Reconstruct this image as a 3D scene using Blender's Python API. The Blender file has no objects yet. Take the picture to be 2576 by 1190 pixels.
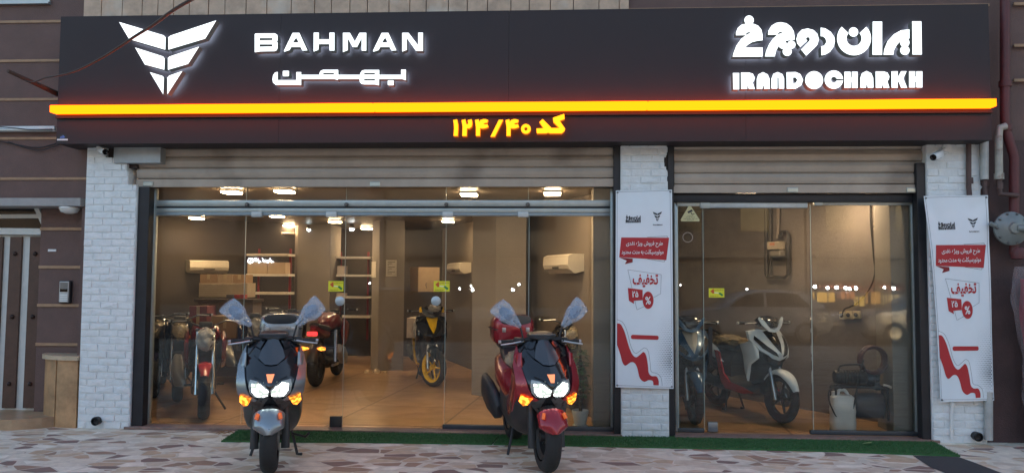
import bpy, bmesh, math, random
from mathutils import Vector, Matrix, noise
from mathutils.geometry import tessellate_polygon
R = math.radians
rnd = random.Random(7)
sc = bpy.context.scene
col = sc.collection

# ------------------------------------------------------------------ camera
F, CX, CY = 1930.0, 1288.0, 595.0            # focal length and centre, in pixels of a 2576 px wide picture
YAW, PITCH, ROLL = R(3.17), R(3.1), 0.0057
CAM = Vector((0.0, -8.0, 1.6))
ROT = Matrix.Rotation(YAW, 3, 'Z') @ Matrix.Rotation(R(90) + PITCH, 3, 'X') @ Matrix.Rotation(ROLL, 3, 'Z')
cd = bpy.data.cameras.new('camera'); cam = bpy.data.objects.new('camera', cd); col.objects.link(cam)
cd.sensor_width = 36.0; cd.lens = 36.0 * F / 2576.0; cd.clip_start = 0.05; cd.clip_end = 500
cam.matrix_world = Matrix.Translation(CAM) @ ROT.to_4x4()
sc.camera = cam

# ------------------------------------------------------------------ dusk sky, sun below the roofs behind the shop, exposure
w = bpy.data.worlds.new('World'); sc.world = w; w.use_nodes = True
nt = w.node_tree; bg = nt.nodes['Background']
sky = nt.nodes.new('ShaderNodeTexSky'); sky.sky_type = 'NISHITA'; sky.sun_disc = False
SUN_EL, SUN_AZ = R(12.0), R(20.0)
sky.sun_elevation = SUN_EL; sky.sun_rotation = SUN_AZ; sky.ozone_density = 1.0; sky.dust_density = 3.0
nt.links.new(sky.outputs[0], bg.inputs[0]); bg.inputs[1].default_value = 0.105
sl = bpy.data.lights.new('sun', 'SUN'); sl.energy = 0.3; sl.angle = R(8); sl.color = (1.0, .85, .7)
so = bpy.data.objects.new('sun', sl); col.objects.link(so)
so.rotation_euler = (-(R(90) - SUN_EL), 0, -SUN_AZ)
sc.view_settings.view_transform = 'Standard'; sc.view_settings.look = 'None'
sc.view_settings.exposure = 2.4; sc.view_settings.gamma = 1.0
sc.cycles.max_bounces = 8; sc.cycles.transparent_max_bounces = 24
sc.cycles.sample_clamp_indirect = 4.0; sc.cycles.use_denoising = True

# ------------------------------------------------------------------ measuring: a point of the photograph on a real plane
def ray(px, py):
    return ROT @ Vector(((px - CX) / F, -(py - CY) / F, -1.0))
def at(px, py, Y=0.0):
    d = ray(px, py); return CAM + d * ((Y - CAM.y) / d.y)
def G(px, py, z=0.0):
    d = ray(px, py); return CAM + d * ((z - CAM.z) / d.z)
def rect(x0, y0, x1, y1, Y=0.0):
    xm, ym = (x0 + x1) / 2, (y0 + y1) / 2
    return at(x0, ym, Y).x, at(x1, ym, Y).x, at(xm, y1, Y).z, at(xm, y0, Y).z     # X0 X1 Z0 Z1
def zoom(x0, y0, f, pts, Y):
    return [at((x0 + x / f) * .63137, (y0 + y / f) * .63137, Y) for x, y in pts]

# ------------------------------------------------------------------ materials
MATS = {}
def lnk(n, a, b): n.links.new(a, b)
def mat(name, colr, rough=.6, metal=0.0, var=.12, vscale=6.0, bump=0.0, bscale=40.0, coat=0.0, emit=None, estr=0.0, alpha=None, stain=None):
    if name in MATS: return MATS[name]
    m = bpy.data.materials.new(name); m.use_nodes = True; n = m.node_tree; p = n.nodes['Principled BSDF']
    p.inputs['Roughness'].default_value = rough; p.inputs['Metallic'].default_value = metal
    if coat: p.inputs['Coat Weight'].default_value = coat; p.inputs['Coat Roughness'].default_value = .04
    tc = n.nodes.new('ShaderNodeTexCoord')
    if var:
        nz = n.nodes.new('ShaderNodeTexNoise'); nz.inputs['Scale'].default_value = vscale; nz.inputs['Detail'].default_value = 6
        nz.inputs['Roughness'].default_value = .65
        lnk(n, tc.outputs['Object'], nz.inputs['Vector'])
        rp = n.nodes.new('ShaderNodeValToRGB')
        rp.color_ramp.elements[0].position = .3; rp.color_ramp.elements[1].position = .7
        rp.color_ramp.elements[0].color = tuple(c * (1 - var) for c in colr) + (1,)
        rp.color_ramp.elements[1].color = tuple(min(1, c * (1 + var)) for c in colr) + (1,)
        lnk(n, nz.outputs['Fac'], rp.inputs['Fac'])
        out = rp.outputs['Color']
        if stain:
            n2 = n.nodes.new('ShaderNodeTexNoise'); n2.inputs['Scale'].default_value = stain[1]; n2.inputs['Detail'].default_value = 8
            lnk(n, tc.outputs['Object'], n2.inputs['Vector'])
            r2 = n.nodes.new('ShaderNodeValToRGB'); r2.color_ramp.elements[0].position = stain[2]; r2.color_ramp.elements[1].position = stain[2] + .15
            lnk(n, n2.outputs['Fac'], r2.inputs['Fac'])
            mx = n.nodes.new('ShaderNodeMix'); mx.data_type = 'RGBA'
            lnk(n, r2.outputs['Color'], mx.inputs[0]); lnk(n, out, mx.inputs[6]); mx.inputs[7].default_value = tuple(stain[0]) + (1,)
            out = mx.outputs[2]
        lnk(n, out, p.inputs['Base Color'])
        mr = n.nodes.new('ShaderNodeMapRange'); mr.inputs[3].default_value = max(.03, rough * .8); mr.inputs[4].default_value = min(1, rough * 1.25)
        lnk(n, nz.outputs['Fac'], mr.inputs[0]); lnk(n, mr.outputs[0], p.inputs['Roughness'])
    else:
        p.inputs['Base Color'].default_value = tuple(colr) + (1,)
    if bump:
        nb = n.nodes.new('ShaderNodeTexNoise'); nb.inputs['Scale'].default_value = bscale; nb.inputs['Detail'].default_value = 5
        lnk(n, tc.outputs['Object'], nb.inputs['Vector'])
        b = n.nodes.new('ShaderNodeBump'); b.inputs['Strength'].default_value = bump; b.inputs['Distance'].default_value = .02
        lnk(n, nb.outputs['Fac'], b.inputs['Height']); lnk(n, b.outputs[0], p.inputs['Normal'])
    if emit: p.inputs['Emission Color'].default_value = tuple(emit) + (1,); p.inputs['Emission Strength'].default_value = estr
    if alpha is not None: p.inputs['Alpha'].default_value = alpha
    MATS[name] = m; return m

def glass_mat(name, tint=(.93, .95, .93), ior=1.5, dirt=.0, rough=.005):
    if name in MATS: return MATS[name]
    m = bpy.data.materials.new(name); m.use_nodes = True; n = m.node_tree; n.nodes.remove(n.nodes['Principled BSDF'])
    o = n.nodes['Material Output']
    t = n.nodes.new('ShaderNodeBsdfTransparent'); t.inputs[0].default_value = tuple(tint) + (1,)
    g = n.nodes.new('ShaderNodeBsdfGlossy'); g.inputs['Roughness'].default_value = rough; g.inputs[0].default_value = (1, 1, 1, 1)
    fr = n.nodes.new('ShaderNodeFresnel'); fr.inputs[0].default_value = ior
    mx = n.nodes.new('ShaderNodeMixShader'); lnk(n, fr.outputs[0], mx.inputs[0]); lnk(n, t.outputs[0], mx.inputs[1]); lnk(n, g.outputs[0], mx.inputs[2])
    sh = mx.outputs[0]
    if dirt:
        d = n.nodes.new('ShaderNodeBsdfDiffuse'); d.inputs[0].default_value = (.6, .6, .58, 1)
        nz = n.nodes.new('ShaderNodeTexNoise'); nz.inputs['Scale'].default_value = 2.5; nz.inputs['Detail'].default_value = 9; nz.inputs['Roughness'].default_value = .7
        tc = n.nodes.new('ShaderNodeTexCoord'); lnk(n, tc.outputs['Object'], nz.inputs['Vector'])
        mr = n.nodes.new('ShaderNodeMapRange'); mr.inputs[1].default_value = .35; mr.inputs[2].default_value = .75; mr.inputs[3].default_value = dirt * .3; mr.inputs[4].default_value = dirt
        lnk(n, nz.outputs['Fac'], mr.inputs[0])
        m2 = n.nodes.new('ShaderNodeMixShader'); lnk(n, mr.outputs[0], m2.inputs[0]); lnk(n, sh, m2.inputs[1]); lnk(n, d.outputs[0], m2.inputs[2]); sh = m2.outputs[0]
    lnk(n, sh, o.inputs[0]); MATS[name] = m; return m

def wrap_mat(name, colr=(.75, .85, .95), fac=.35):      # thin crinkled plastic film
    if name in MATS: return MATS[name]
    m = bpy.data.materials.new(name); m.use_nodes = True; n = m.node_tree; p = n.nodes['Principled BSDF']; o = n.nodes['Material Output']
    p.inputs['Base Color'].default_value = tuple(colr) + (1,); p.inputs['Roughness'].default_value = .18
    tc = n.nodes.new('ShaderNodeTexCoord'); nz = n.nodes.new('ShaderNodeTexNoise'); nz.inputs['Scale'].default_value = 14; nz.inputs['Detail'].default_value = 4
    lnk(n, tc.outputs['Object'], nz.inputs['Vector'])
    b = n.nodes.new('ShaderNodeBump'); b.inputs['Strength'].default_value = .55; b.inputs['Distance'].default_value = .03; lnk(n, nz.outputs['Fac'], b.inputs['Height']); lnk(n, b.outputs[0], p.inputs['Normal'])
    t = n.nodes.new('ShaderNodeBsdfTransparent'); mx = n.nodes.new('ShaderNodeMixShader')
    mr = n.nodes.new('ShaderNodeMapRange'); mr.inputs[1].default_value = .35; mr.inputs[2].default_value = .7; mr.inputs[3].default_value = fac * .9; mr.inputs[4].default_value = min(1, fac * 1.15)
    lnk(n, nz.outputs['Fac'], mr.inputs[0]); lnk(n, mr.outputs[0], mx.inputs[0]); lnk(n, t.outputs[0], mx.inputs[1]); lnk(n, p.outputs[0], mx.inputs[2]); lnk(n, mx.outputs[0], o.inputs[0])
    MATS[name] = m; return m

def emit_mat(name, colr, s, spots=None):
    if name in MATS: return MATS[name]
    m = bpy.data.materials.new(name); m.use_nodes = True; n = m.node_tree; n.nodes.remove(n.nodes['Principled BSDF'])
    e = n.nodes.new('ShaderNodeEmission'); e.inputs[0].default_value = tuple(colr) + (1,); e.inputs[1].default_value = s
    if spots:                                            # lamp with bright reflector facets: strength runs from spots[0] to s
        tc = n.nodes.new('ShaderNodeTexCoord'); v = n.nodes.new('ShaderNodeTexNoise'); v.inputs['Scale'].default_value = spots[1]; v.inputs['Detail'].default_value = 2; lnk(n, tc.outputs['Object'], v.inputs['Vector'])
        mr = n.nodes.new('ShaderNodeMapRange'); mr.inputs[1].default_value = .42; mr.inputs[2].default_value = .62; mr.inputs[3].default_value = spots[0]; mr.inputs[4].default_value = s; lnk(n, v.outputs['Fac'], mr.inputs[0]); lnk(n, mr.outputs[0], e.inputs[1])
    lnk(n, e.outputs[0], n.nodes['Material Output'].inputs[0]); MATS[name] = m; return m

# ------------------------------------------------------------------ things, parts and mesh building
ROOT = {}
def tag(o, label=None, cat=None, group=None, kind=None):
    if label: o['label'] = label
    if cat: o['category'] = cat
    if group: o['group'] = group
    if kind: o['kind'] = kind
    return o
def thing(name, label, cat, loc=(0, 0, 0), rz=0.0, group=None):
    o = bpy.data.objects.new(name, None); col.objects.link(o); o.empty_display_size = .1
    o.matrix_basis = Matrix.Translation(Vector(loc)) @ Matrix.Rotation(rz, 4, 'Z')
    return tag(o, label, cat, group)
def root_of(o):
    while o.parent: o = o.parent
    return o
def copy_tree(o, parent=None):
    c = o.copy(); col.objects.link(c); c.parent = parent
    for ch in list(o.children): copy_tree(ch, c)
    return c

class MB:
    def __init__(s): s.bm = bmesh.new(); s.mi = 0
    def face(s, vs):
        try: f = s.bm.faces.new(vs); f.material_index = s.mi; return f
        except ValueError: return None
    def poly(s, pts): return s.face([s.bm.verts.new(p) for p in pts])
    def box(s, x0, x1, y0, y1, z0, z1, M=None, bev=0.0):
        b = bmesh.new()
        bmesh.ops.create_cube(b, size=1.0)
        for v in b.verts: v.co = Vector(((x0 + x1) / 2 + v.co.x * (x1 - x0), (y0 + y1) / 2 + v.co.y * (y1 - y0), (z0 + z1) / 2 + v.co.z * (z1 - z0)))
        if bev: bmesh.ops.bevel(b, geom=b.edges[:], offset=bev, segments=2, profile=.5, affect='EDGES')
        s.add(b, M); return s
    def add(s, b, M=None):
        mp = {}
        for v in b.verts: mp[v] = s.bm.verts.new(M @ v.co if M else v.co)
        for f in b.faces:
            nf = s.face([mp[v] for v in f.verts])
            if nf: nf.smooth = f.smooth
        b.free()
    def tube(s, pts, r, n=10, cap=True):
        pts = [Vector(p) for p in pts]; rs = r if isinstance(r, (list, tuple)) else [r] * len(pts)
        rings = []; up = None
        for i, p in enumerate(pts):
            d = (pts[min(i + 1, len(pts) - 1)] - pts[max(i - 1, 0)]).normalized()
            if up is None:
                up = d.cross(Vector((0, 0, 1)) if abs(d.z) < .9 else Vector((1, 0, 0))).normalized()
            up = (up - d * up.dot(d)).normalized(); v2 = d.cross(up)
            rings.append([s.bm.verts.new(p + (up * math.cos(a) + v2 * math.sin(a)) * rs[i]) for a in [2 * math.pi * k / n for k in range(n)]])
        for a, b in zip(rings, rings[1:]):
            for k in range(n):
                f = s.face([a[k], a[(k + 1) % n], b[(k + 1) % n], b[k]])
                if f: f.smooth = True
        if cap: s.face(rings[0][::-1]); s.face(rings[-1])
        return s
    def rings(s, rings, cap=True, closed=True):          # loft of equal-length point rings
        vr = [[s.bm.verts.new(p) for p in r] for r in rings]
        n = len(vr[0])
        for a, b in zip(vr, vr[1:]):
            for k in range(n if closed else n - 1):
                f = s.face([a[k], a[(k + 1) % n], b[(k + 1) % n], b[k]])
                if f: f.smooth = True
        if cap and closed: s.face(vr[0][::-1]); s.face(vr[-1])
        return s
    def lathe(s, prof, M=None, n=24):                    # prof: (radius, height) about local z
        b = bmesh.new(); rg = []
        for r, z in prof: rg.append([b.verts.new((r * math.cos(2 * math.pi * k / n), r * math.sin(2 * math.pi * k / n), z)) for k in range(n)] if r > 1e-5 else [b.verts.new((0, 0, z))])
        for a, c in zip(rg, rg[1:]):
            for k in range(n):
                k2 = (k + 1) % n
                vs = [a[k % len(a)], a[k2 % len(a)], c[k2 % len(c)], c[k % len(c)]]
                u = []
                for v in vs:
                    if v not in u: u.append(v)
                if len(u) > 2:
                    try: f = b.faces.new(u); f.smooth = True
                    except ValueError: pass
        s.add(b, M); return s
    def grid(s, fn, nu, nv, flip=False):
        g = [[s.bm.verts.new(fn(i / nu, j / nv)) for j in range(nv + 1)] for i in range(nu + 1)]
        for i in range(nu):
            for j in range(nv):
                q = [g[i][j], g[i + 1][j], g[i + 1][j + 1], g[i][j + 1]]
                f = s.face(q[::-1] if flip else q)
                if f: f.smooth = True
        return s
    def flat(s, loops, fn=lambda p: p, depth=None, side=0):   # polygon with holes (points as 2D/3D); fn maps to 3D; depth: vector for the returns
        L = [[Vector((p[0], p[1], p[2] if len(p) > 2 else 0)) for p in lp] for lp in loops]
        vs = [s.bm.verts.new(fn(p)) for lp in L for p in lp]
        key = [[Vector((p.x, p.z if abs(p.z) > 1e-9 and len(loops[0][0]) > 2 else p.y, 0)) for p in lp] for lp in L]
        for t in tessellate_polygon(key): s.face([vs[i] for i in t])
        if depth is not None:
            m0 = s.mi; s.mi = side; i = 0
            for lp in L:
                n = len(lp); a = vs[i:i + n]; b = [s.bm.verts.new(v.co + depth) for v in a]
                a = [s.bm.verts.new(v.co) for v in a]
                for k in range(n): s.face([a[k], a[(k + 1) % n], b[(k + 1) % n], b[k]])
                i += n
            s.mi = m0
        return s
    def build(s, name, m, parent=None, world=True, smooth=False, angle=None):
        if parent is not None and world:
            inv = root_of(parent).matrix_basis.inverted()
            for v in s.bm.verts: v.co = inv @ v.co
        bmesh.ops.recalc_face_normals(s.bm, faces=s.bm.faces[:]) if s.bm.faces else None
        me = bpy.data.meshes.new(name); s.bm.to_mesh(me); s.bm.free()
        for x in (m if isinstance(m, (list, tuple)) else [m]): me.materials.append(x)
        if smooth:
            for p in me.polygons: p.use_smooth = True
            try: me.set_sharp_from_angle(angle=angle or R(40))
            except Exception: pass
        o = bpy.data.objects.new(name, me); col.objects.link(o)
        if parent is not None: o.parent = parent
        return o
def circ(cx, cy, r, n=28, a0=0, a1=360):
    return [(cx + r * math.cos(R(a0 + (a1 - a0) * k / n)), cy + r * math.sin(R(a0 + (a1 - a0) * k / n))) for k in range(n if a1 - a0 == 360 else n + 1)]
def sup(w, h, cx, cz, y, n=20, e=2.6):                  # superellipse ring in the xz plane at depth y
    out = []
    for k in range(n):
        a = 2 * math.pi * k / n; c, s_ = math.cos(a), math.sin(a)
        out.append(Vector((cx + w * math.copysign(abs(c) ** (2 / e), c), y, cz + h * math.copysign(abs(s_) ** (2 / e), s_))))
    return out
def spline(pts, n=8):                                   # Catmull-Rom through points
    P_ = [Vector(p) for p in pts]; out = []
    for i in range(len(P_) - 1):
        a, b, c, d = P_[max(i - 1, 0)], P_[i], P_[i + 1], P_[min(i + 2, len(P_) - 1)]
        for k in range(n):
            t = k / n
            out.append(.5 * ((2 * b) + (c - a) * t + (2 * a - 5 * b + 4 * c - d) * t * t + (3 * b - a - 3 * c + d) * t ** 3))
    out.append(P_[-1]); return out

# ------------------------------------------------------------------ lettering with the built-in fonts
AR = {'ا': (0xFE8D, 0xFE8E, 0, 0), 'ب': (0xFE8F, 0xFE90, 0xFE91, 0xFE92), 'ت': (0xFE95, 0xFE96, 0xFE97, 0xFE98), 'ح': (0xFEA1, 0xFEA2, 0xFEA3, 0xFEA4), 'خ': (0xFEA5, 0xFEA6, 0xFEA7, 0xFEA8),
      'د': (0xFEA9, 0xFEAA, 0, 0), 'ر': (0xFEAD, 0xFEAE, 0, 0), 'ژ': (0xFB8A, 0xFB8B, 0, 0), 'س': (0xFEB1, 0xFEB2, 0xFEB3, 0xFEB4), 'ش': (0xFEB5, 0xFEB6, 0xFEB7, 0xFEB8), 'ط': (0xFEC1, 0xFEC2, 0xFEC3, 0xFEC4),
      'ف': (0xFED1, 0xFED2, 0xFED3, 0xFED4), 'ق': (0xFED5, 0xFED6, 0xFED7, 0xFED8), 'ک': (0xFB8E, 0xFB8F, 0xFB90, 0xFB91), 'ل': (0xFEDD, 0xFEDE, 0xFEDF, 0xFEE0), 'م': (0xFEE1, 0xFEE2, 0xFEE3, 0xFEE4),
      'ن': (0xFEE5, 0xFEE6, 0xFEE7, 0xFEE8), 'و': (0xFEED, 0xFEEE, 0, 0), 'ه': (0x0647, 0xFEEA, 0xFEEB, 0xFEEC), 'ی': (0xFBFC, 0xFBFD, 0xFBFE, 0xFBFF)}
def shape(s):
    out = []
    for i, c in enumerate(s):
        if c not in AR: out.append(c); continue
        p = i > 0 and s[i - 1] in AR and AR[s[i - 1]][2]; q = i + 1 < len(s) and s[i + 1] in AR and AR[c][2]
        f = AR[c]; out.append(chr(f[3] if p and q else f[1] if p else f[2] if q else f[0]))
    return ''.join(reversed(out))
def _txt(body, bold):
    c = bpy.data.curves.new('lettering', 'FONT'); c.body = body; c.offset = bold; c.resolution_u = 4
    o = bpy.data.objects.new('lettering', c); col.objects.link(o)
    dg = bpy.context.evaluated_depsgraph_get(); me = bpy.data.meshes.new_from_object(o.evaluated_get(dg))
    r = ([v.co.copy() for v in me.vertices], [tuple(p.vertices) for p in me.polygons])
    bpy.data.meshes.remove(me); bpy.data.objects.remove(o); bpy.data.curves.remove(c); return r
def text_geo(s, arabic=True, bold=.0):
    """Lettering fitted to a unit: returns verts (x from 0 to width/height, y) and faces, one glyph at a time so joined letters do not cut each other."""
    g = shape(s) if arabic else s
    l0 = max(v.x for v in _txt('l', 0)[0]); V, Fc = [], []
    for i, ch in enumerate(g):
        if ch == ' ': continue
        x = max(v.x for v in _txt(g[:i] + 'l', 0)[0]) - l0
        vs, fs = _txt(ch, bold); b = len(V)
        V += [Vector((v.x + x, v.y, 0)) for v in vs]; Fc += [tuple(k + b for k in f) for f in fs]
    x0, x1 = min(v.x for v in V), max(v.x for v in V); y0, y1 = min(v.y for v in V), max(v.y for v in V)
    return [((v.x - x0) / (x1 - x0), (v.y - y0) / (y1 - y0)) for v in V], Fc
def add_text(mb, geo, fn):
    vs = [mb.bm.verts.new(fn(u, v)) for u, v in geo[0]]
    for f in geo[1]: mb.face([vs[i] for i in f])

# ================================================================== SETTING: ground
def paving_mat():
    m = bpy.data.materials.new('crazy_paving'); m.use_nodes = True; n = m.node_tree; p = n.nodes['Principled BSDF']
    tc = n.nodes.new('ShaderNodeTexCoord'); mp = n.nodes.new('ShaderNodeMapping'); mp.inputs['Scale'].default_value = (1.0, 1.7, 1); mp.inputs['Rotation'].default_value = (0, 0, .12)
    lnk(n, tc.outputs['Object'], mp.inputs[0])
    nz = n.nodes.new('ShaderNodeTexNoise'); nz.inputs['Scale'].default_value = 1.3; nz.inputs['Detail'].default_value = 2
    lnk(n, mp.outputs[0], nz.inputs['Vector'])
    ad = n.nodes.new('ShaderNodeMix'); ad.data_type = 'RGBA'; ad.blend_type = 'LINEAR_LIGHT'; ad.inputs[0].default_value = .06
    lnk(n, mp.outputs[0], ad.inputs[6]); lnk(n, nz.outputs['Color'], ad.inputs[7])
    def vor(sc_, feat, dist='MINKOWSKI'):
        v = n.nodes.new('ShaderNodeTexVoronoi'); v.feature = feat; v.inputs['Scale'].default_value = sc_; v.inputs['Randomness'].default_value = 1
        lnk(n, ad.outputs[2], v.inputs['Vector']); return v
    v1, v2 = vor(4.5, 'F1'), vor(4.5, 'DISTANCE_TO_EDGE')
    sx = n.nodes.new('ShaderNodeSeparateColor'); lnk(n, v1.outputs['Color'], sx.inputs[0])
    rp = n.nodes.new('ShaderNodeValToRGB'); rp.color_ramp.interpolation = 'CONSTANT'
    stops = [(0, (.76, .70, .58)), (.22, (.62, .54, .43)), (.36, (.84, .79, .68)), (.50, (.56, .42, .29)), (.64, (.62, .50, .36)), (.80, (.26, .18, .155)), (.88, (.37, .25, .18))]
    while len(rp.color_ramp.elements) < len(stops): rp.color_ramp.elements.new(.5)
    for e, (ps, c) in zip(rp.color_ramp.elements, stops): e.position = ps; e.color = c + (1,)
    lnk(n, sx.outputs[0], rp.inputs[0])
    # grout width differs slab by slab
    mr = n.nodes.new('ShaderNodeMapRange'); mr.inputs[3].default_value = .0; mr.inputs[4].default_value = .13; lnk(n, sx.outputs[1], mr.inputs[0])
    gt = n.nodes.new('ShaderNodeMath'); gt.operation = 'GREATER_THAN'; lnk(n, v2.outputs['Distance'], gt.inputs[0]); lnk(n, mr.outputs[0], gt.inputs[1])
    n3 = n.nodes.new('ShaderNodeTexNoise'); n3.inputs['Scale'].default_value = 9; n3.inputs['Detail'].default_value = 8; n3.inputs['Roughness'].default_value = .7; lnk(n, tc.outputs['Object'], n3.inputs['Vector'])
    r3 = n.nodes.new('ShaderNodeValToRGB'); r3.color_ramp.elements[0].position = .3; r3.color_ramp.elements[0].color = (.72, .70, .67, 1); r3.color_ramp.elements[1].position = .68; r3.color_ramp.elements[1].color = (1.1, 1.08, 1.05, 1); lnk(n, n3.outputs['Fac'], r3.inputs[0])
    mx = n.nodes.new('ShaderNodeMix'); mx.data_type = 'RGBA'; mx.inputs[6].default_value = (.70, .65, .55, 1); lnk(n, gt.outputs[0], mx.inputs[0]); lnk(n, rp.outputs[0], mx.inputs[7])
    ml = n.nodes.new('ShaderNodeMix'); ml.data_type = 'RGBA'; ml.blend_type = 'MULTIPLY'; ml.inputs[0].default_value = .85; lnk(n, mx.outputs[2], ml.inputs[6]); lnk(n, r3.outputs[0], ml.inputs[7])
    lnk(n, ml.outputs[2], p.inputs['Base Color'])
    rr = n.nodes.new('ShaderNodeMapRange'); rr.inputs[3].default_value = .6; rr.inputs[4].default_value = .9; lnk(n, n3.outputs['Fac'], rr.inputs[0]); lnk(n, rr.outputs[0], p.inputs['Roughness'])
    b = n.nodes.new('ShaderNodeBump'); b.inputs['Strength'].default_value = .3; b.inputs['Distance'].default_value = .006
    sm = n.nodes.new('ShaderNodeMath'); sm.operation = 'ADD'; lnk(n, gt.outputs[0], sm.inputs[0]); lnk(n, n3.outputs['Fac'], sm.inputs[1]); lnk(n, sm.outputs[0], b.inputs['Height']); lnk(n, b.outputs[0], p.inputs['Normal'])
    return m
mb = MB(); mb.box(-40, 40, -11, .12, -.3, 0); tag(mb.build('pavement', paving_mat()), kind='structure')
mb = MB(); mb.box(-60, 60, -22, -11, -.4, -.14); tag(mb.build('road', mat('asphalt', (.05, .05, .052), .85, bump=.4, bscale=120)), kind='structure')
mb = MB(); mb.box(-60, 60, -90, -22, -.4, -.006); tag(mb.build('far_pavement', mat('far_concrete', (.3, .29, .27), .8)), kind='structure')
mb = MB(); pts = [(2296, 1146), (2410, 1149), (2450, 1163), (2520, 1190), (2560, 1215), (2440, 1215), (2340, 1175)]
q = [G(x, y, 0) for x, y in pts]; mb.flat([[(p.x, p.y) for p in q]], lambda p: Vector((p.x, p.y, .004)))
tag(mb.build('asphalt_patch', mat('asphalt', (.05, .05, .052))), kind='structure')

# ================================================================== BUILDING
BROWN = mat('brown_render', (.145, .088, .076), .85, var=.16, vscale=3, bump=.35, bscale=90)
STRIPE = mat('tan_strip', (.36, .22, .13), .7, var=.2, vscale=8)
STONE = mat('tan_stone', (.52, .36, .25), .5, var=.3, vscale=5, bump=.2, bscale=12, stain=((.62, .52, .42), 2.2, .56))
WHITE = mat('white_paint', (.72, .72, .70), .55, var=.06)
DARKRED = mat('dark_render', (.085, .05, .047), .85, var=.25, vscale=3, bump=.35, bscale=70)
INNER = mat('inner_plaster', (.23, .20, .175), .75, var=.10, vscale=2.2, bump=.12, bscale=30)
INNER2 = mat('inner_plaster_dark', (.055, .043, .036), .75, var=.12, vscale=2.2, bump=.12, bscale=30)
FLOOR = None
def floor_mat():
    m = bpy.data.materials.new('shop_floor'); m.use_nodes = True; n = m.node_tree; p = n.nodes['Principled BSDF']
    tc = n.nodes.new('ShaderNodeTexCoord'); mp = n.nodes.new('ShaderNodeMapping'); mp.inputs['Rotation'].default_value = (0, 0, .1); lnk(n, tc.outputs['Object'], mp.inputs[0])
    bk = n.nodes.new('ShaderNodeTexBrick'); bk.offset = 0; bk.inputs['Scale'].default_value = 1; bk.inputs['Brick Width'].default_value = 1.2; bk.inputs['Row Height'].default_value = 1.2; bk.inputs['Mortar Size'].default_value = .014
    bk.inputs['Color1'].default_value = (.40, .25, .14, 1); bk.inputs['Color2'].default_value = (.46, .30, .18, 1); bk.inputs['Mortar'].default_value = (.16, .10, .06, 1); lnk(n, mp.outputs[0], bk.inputs['Vector'])
    nz = n.nodes.new('ShaderNodeTexNoise'); nz.inputs['Scale'].default_value = 1.6; nz.inputs['Detail'].default_value = 9; nz.inputs['Distortion'].default_value = 1.5; lnk(n, tc.outputs['Object'], nz.inputs['Vector'])
    r = n.nodes.new('ShaderNodeValToRGB'); r.color_ramp.elements[0].position = .32; r.color_ramp.elements[0].color = (.6, .55, .5, 1); r.color_ramp.elements[1].position = .66; r.color_ramp.elements[1].color = (1.1, 1.05, 1, 1); lnk(n, nz.outputs['Fac'], r.inputs[0])
    ml = n.nodes.new('ShaderNodeMix'); ml.data_type = 'RGBA'; ml.blend_type = 'MULTIPLY'; ml.inputs[0].default_value = .8; lnk(n, bk.outputs['Color'], ml.inputs[6]); lnk(n, r.outputs[0], ml.inputs[7]); lnk(n, ml.outputs[2], p.inputs['Base Color'])
    p.inputs['Roughness'].default_value = .28; return m
FLOOR = floor_mat()
mb = MB(); mb.box(-7.5, 5.6, .06, 9.2, -.2, .03); tag(mb.build('shop_floor', FLOOR), kind='structure')

bld = thing('shop_building', 'brown rendered building with tan stripes and tan stone cladding above the shop', 'building', (0, 0, 0))
XL = at(196, 700).x; XR = at(2486, 800).x; GX = at(106, 800, .3).x
ZL = at(150, 500).z                                # ledge over the gate
# outer walls: upper part, right part, recessed entry on the left
mb = MB(); mb.box(-16, 14, 0, .3, 3.02, 9); mb.box(-16, -12, 0, .3, -.2, 3.02); mb.box(-12, XL + .25, 0, .3, ZL, 3.02)
mb.build('facade_wall', BROWN, bld)
mb = MB(); mb.box(GX, XL + .3, .22, .45, -.2, ZL - .09); mb.box(XL + .02, XL + .3, .0, .22, -.2, ZL - .09); mb.box(-12, at(-118, 800, .3).x, .22, .45, -.2, ZL - .09); mb.build('entry_wall', BROWN, bld)
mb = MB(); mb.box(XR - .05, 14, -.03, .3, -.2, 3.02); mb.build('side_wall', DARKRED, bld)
mb = MB(); mb.box(-12, XL + .04, -.07, .45, ZL - .085, ZL); mb.build('ledge', mat('ledge_grey', (.33, .31, .30), .6, var=.15), bld)
def stripe(x0, x1, y0, y1, z, h): mb = MB(); mb.box(x0, x1, y0, y1, z - h, z + h); mb.build('stripe', STRIPE, bld)
for y in (56, 154, 251, 349, 450): stripe(-12, at(150 if y < 320 else 218, y).x + .02, -.012, .02, at(70, y).z, .014)
stripe(at(1582, 20).x, at(2488, 20).x, -.012, .02, at(2040, 20).z, .014)
for y in (14, 118, 205): stripe(at(2545, y).x, 14, -.045, -.02, at(2560, y).z, .014)
for y in (576, 672, 768, 866): stripe(GX, XL + .1, .205, .24, at(160, y, .22).z, .016)
# stone cladding: separate vertical slabs over the sign
mb = MB(); x = at(215, 20).x; xe = at(1582, 20).x; z0 = at(900, 60).z
while x < xe - .05:
    wd = min(rnd.uniform(.17, .27), xe - x); mb.box(x + .004, x + wd - .004, -.035 - rnd.uniform(0, .006), .02, z0, 5.2, bev=.003); x += wd
mb.build('stone_cladding', STONE, bld)
mb = MB(); a = rect(-60, -40, 130, 10); mb.box(a[0], a[1], -.03, .02, a[2], a[2] + .03); mb.box(a[0], a[1], -.05, .02, a[2] - .02, a[2]); wf = mb.build('window_sill', mat('grey_alu', (.42, .43, .42), .4, .6), bld)
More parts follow.
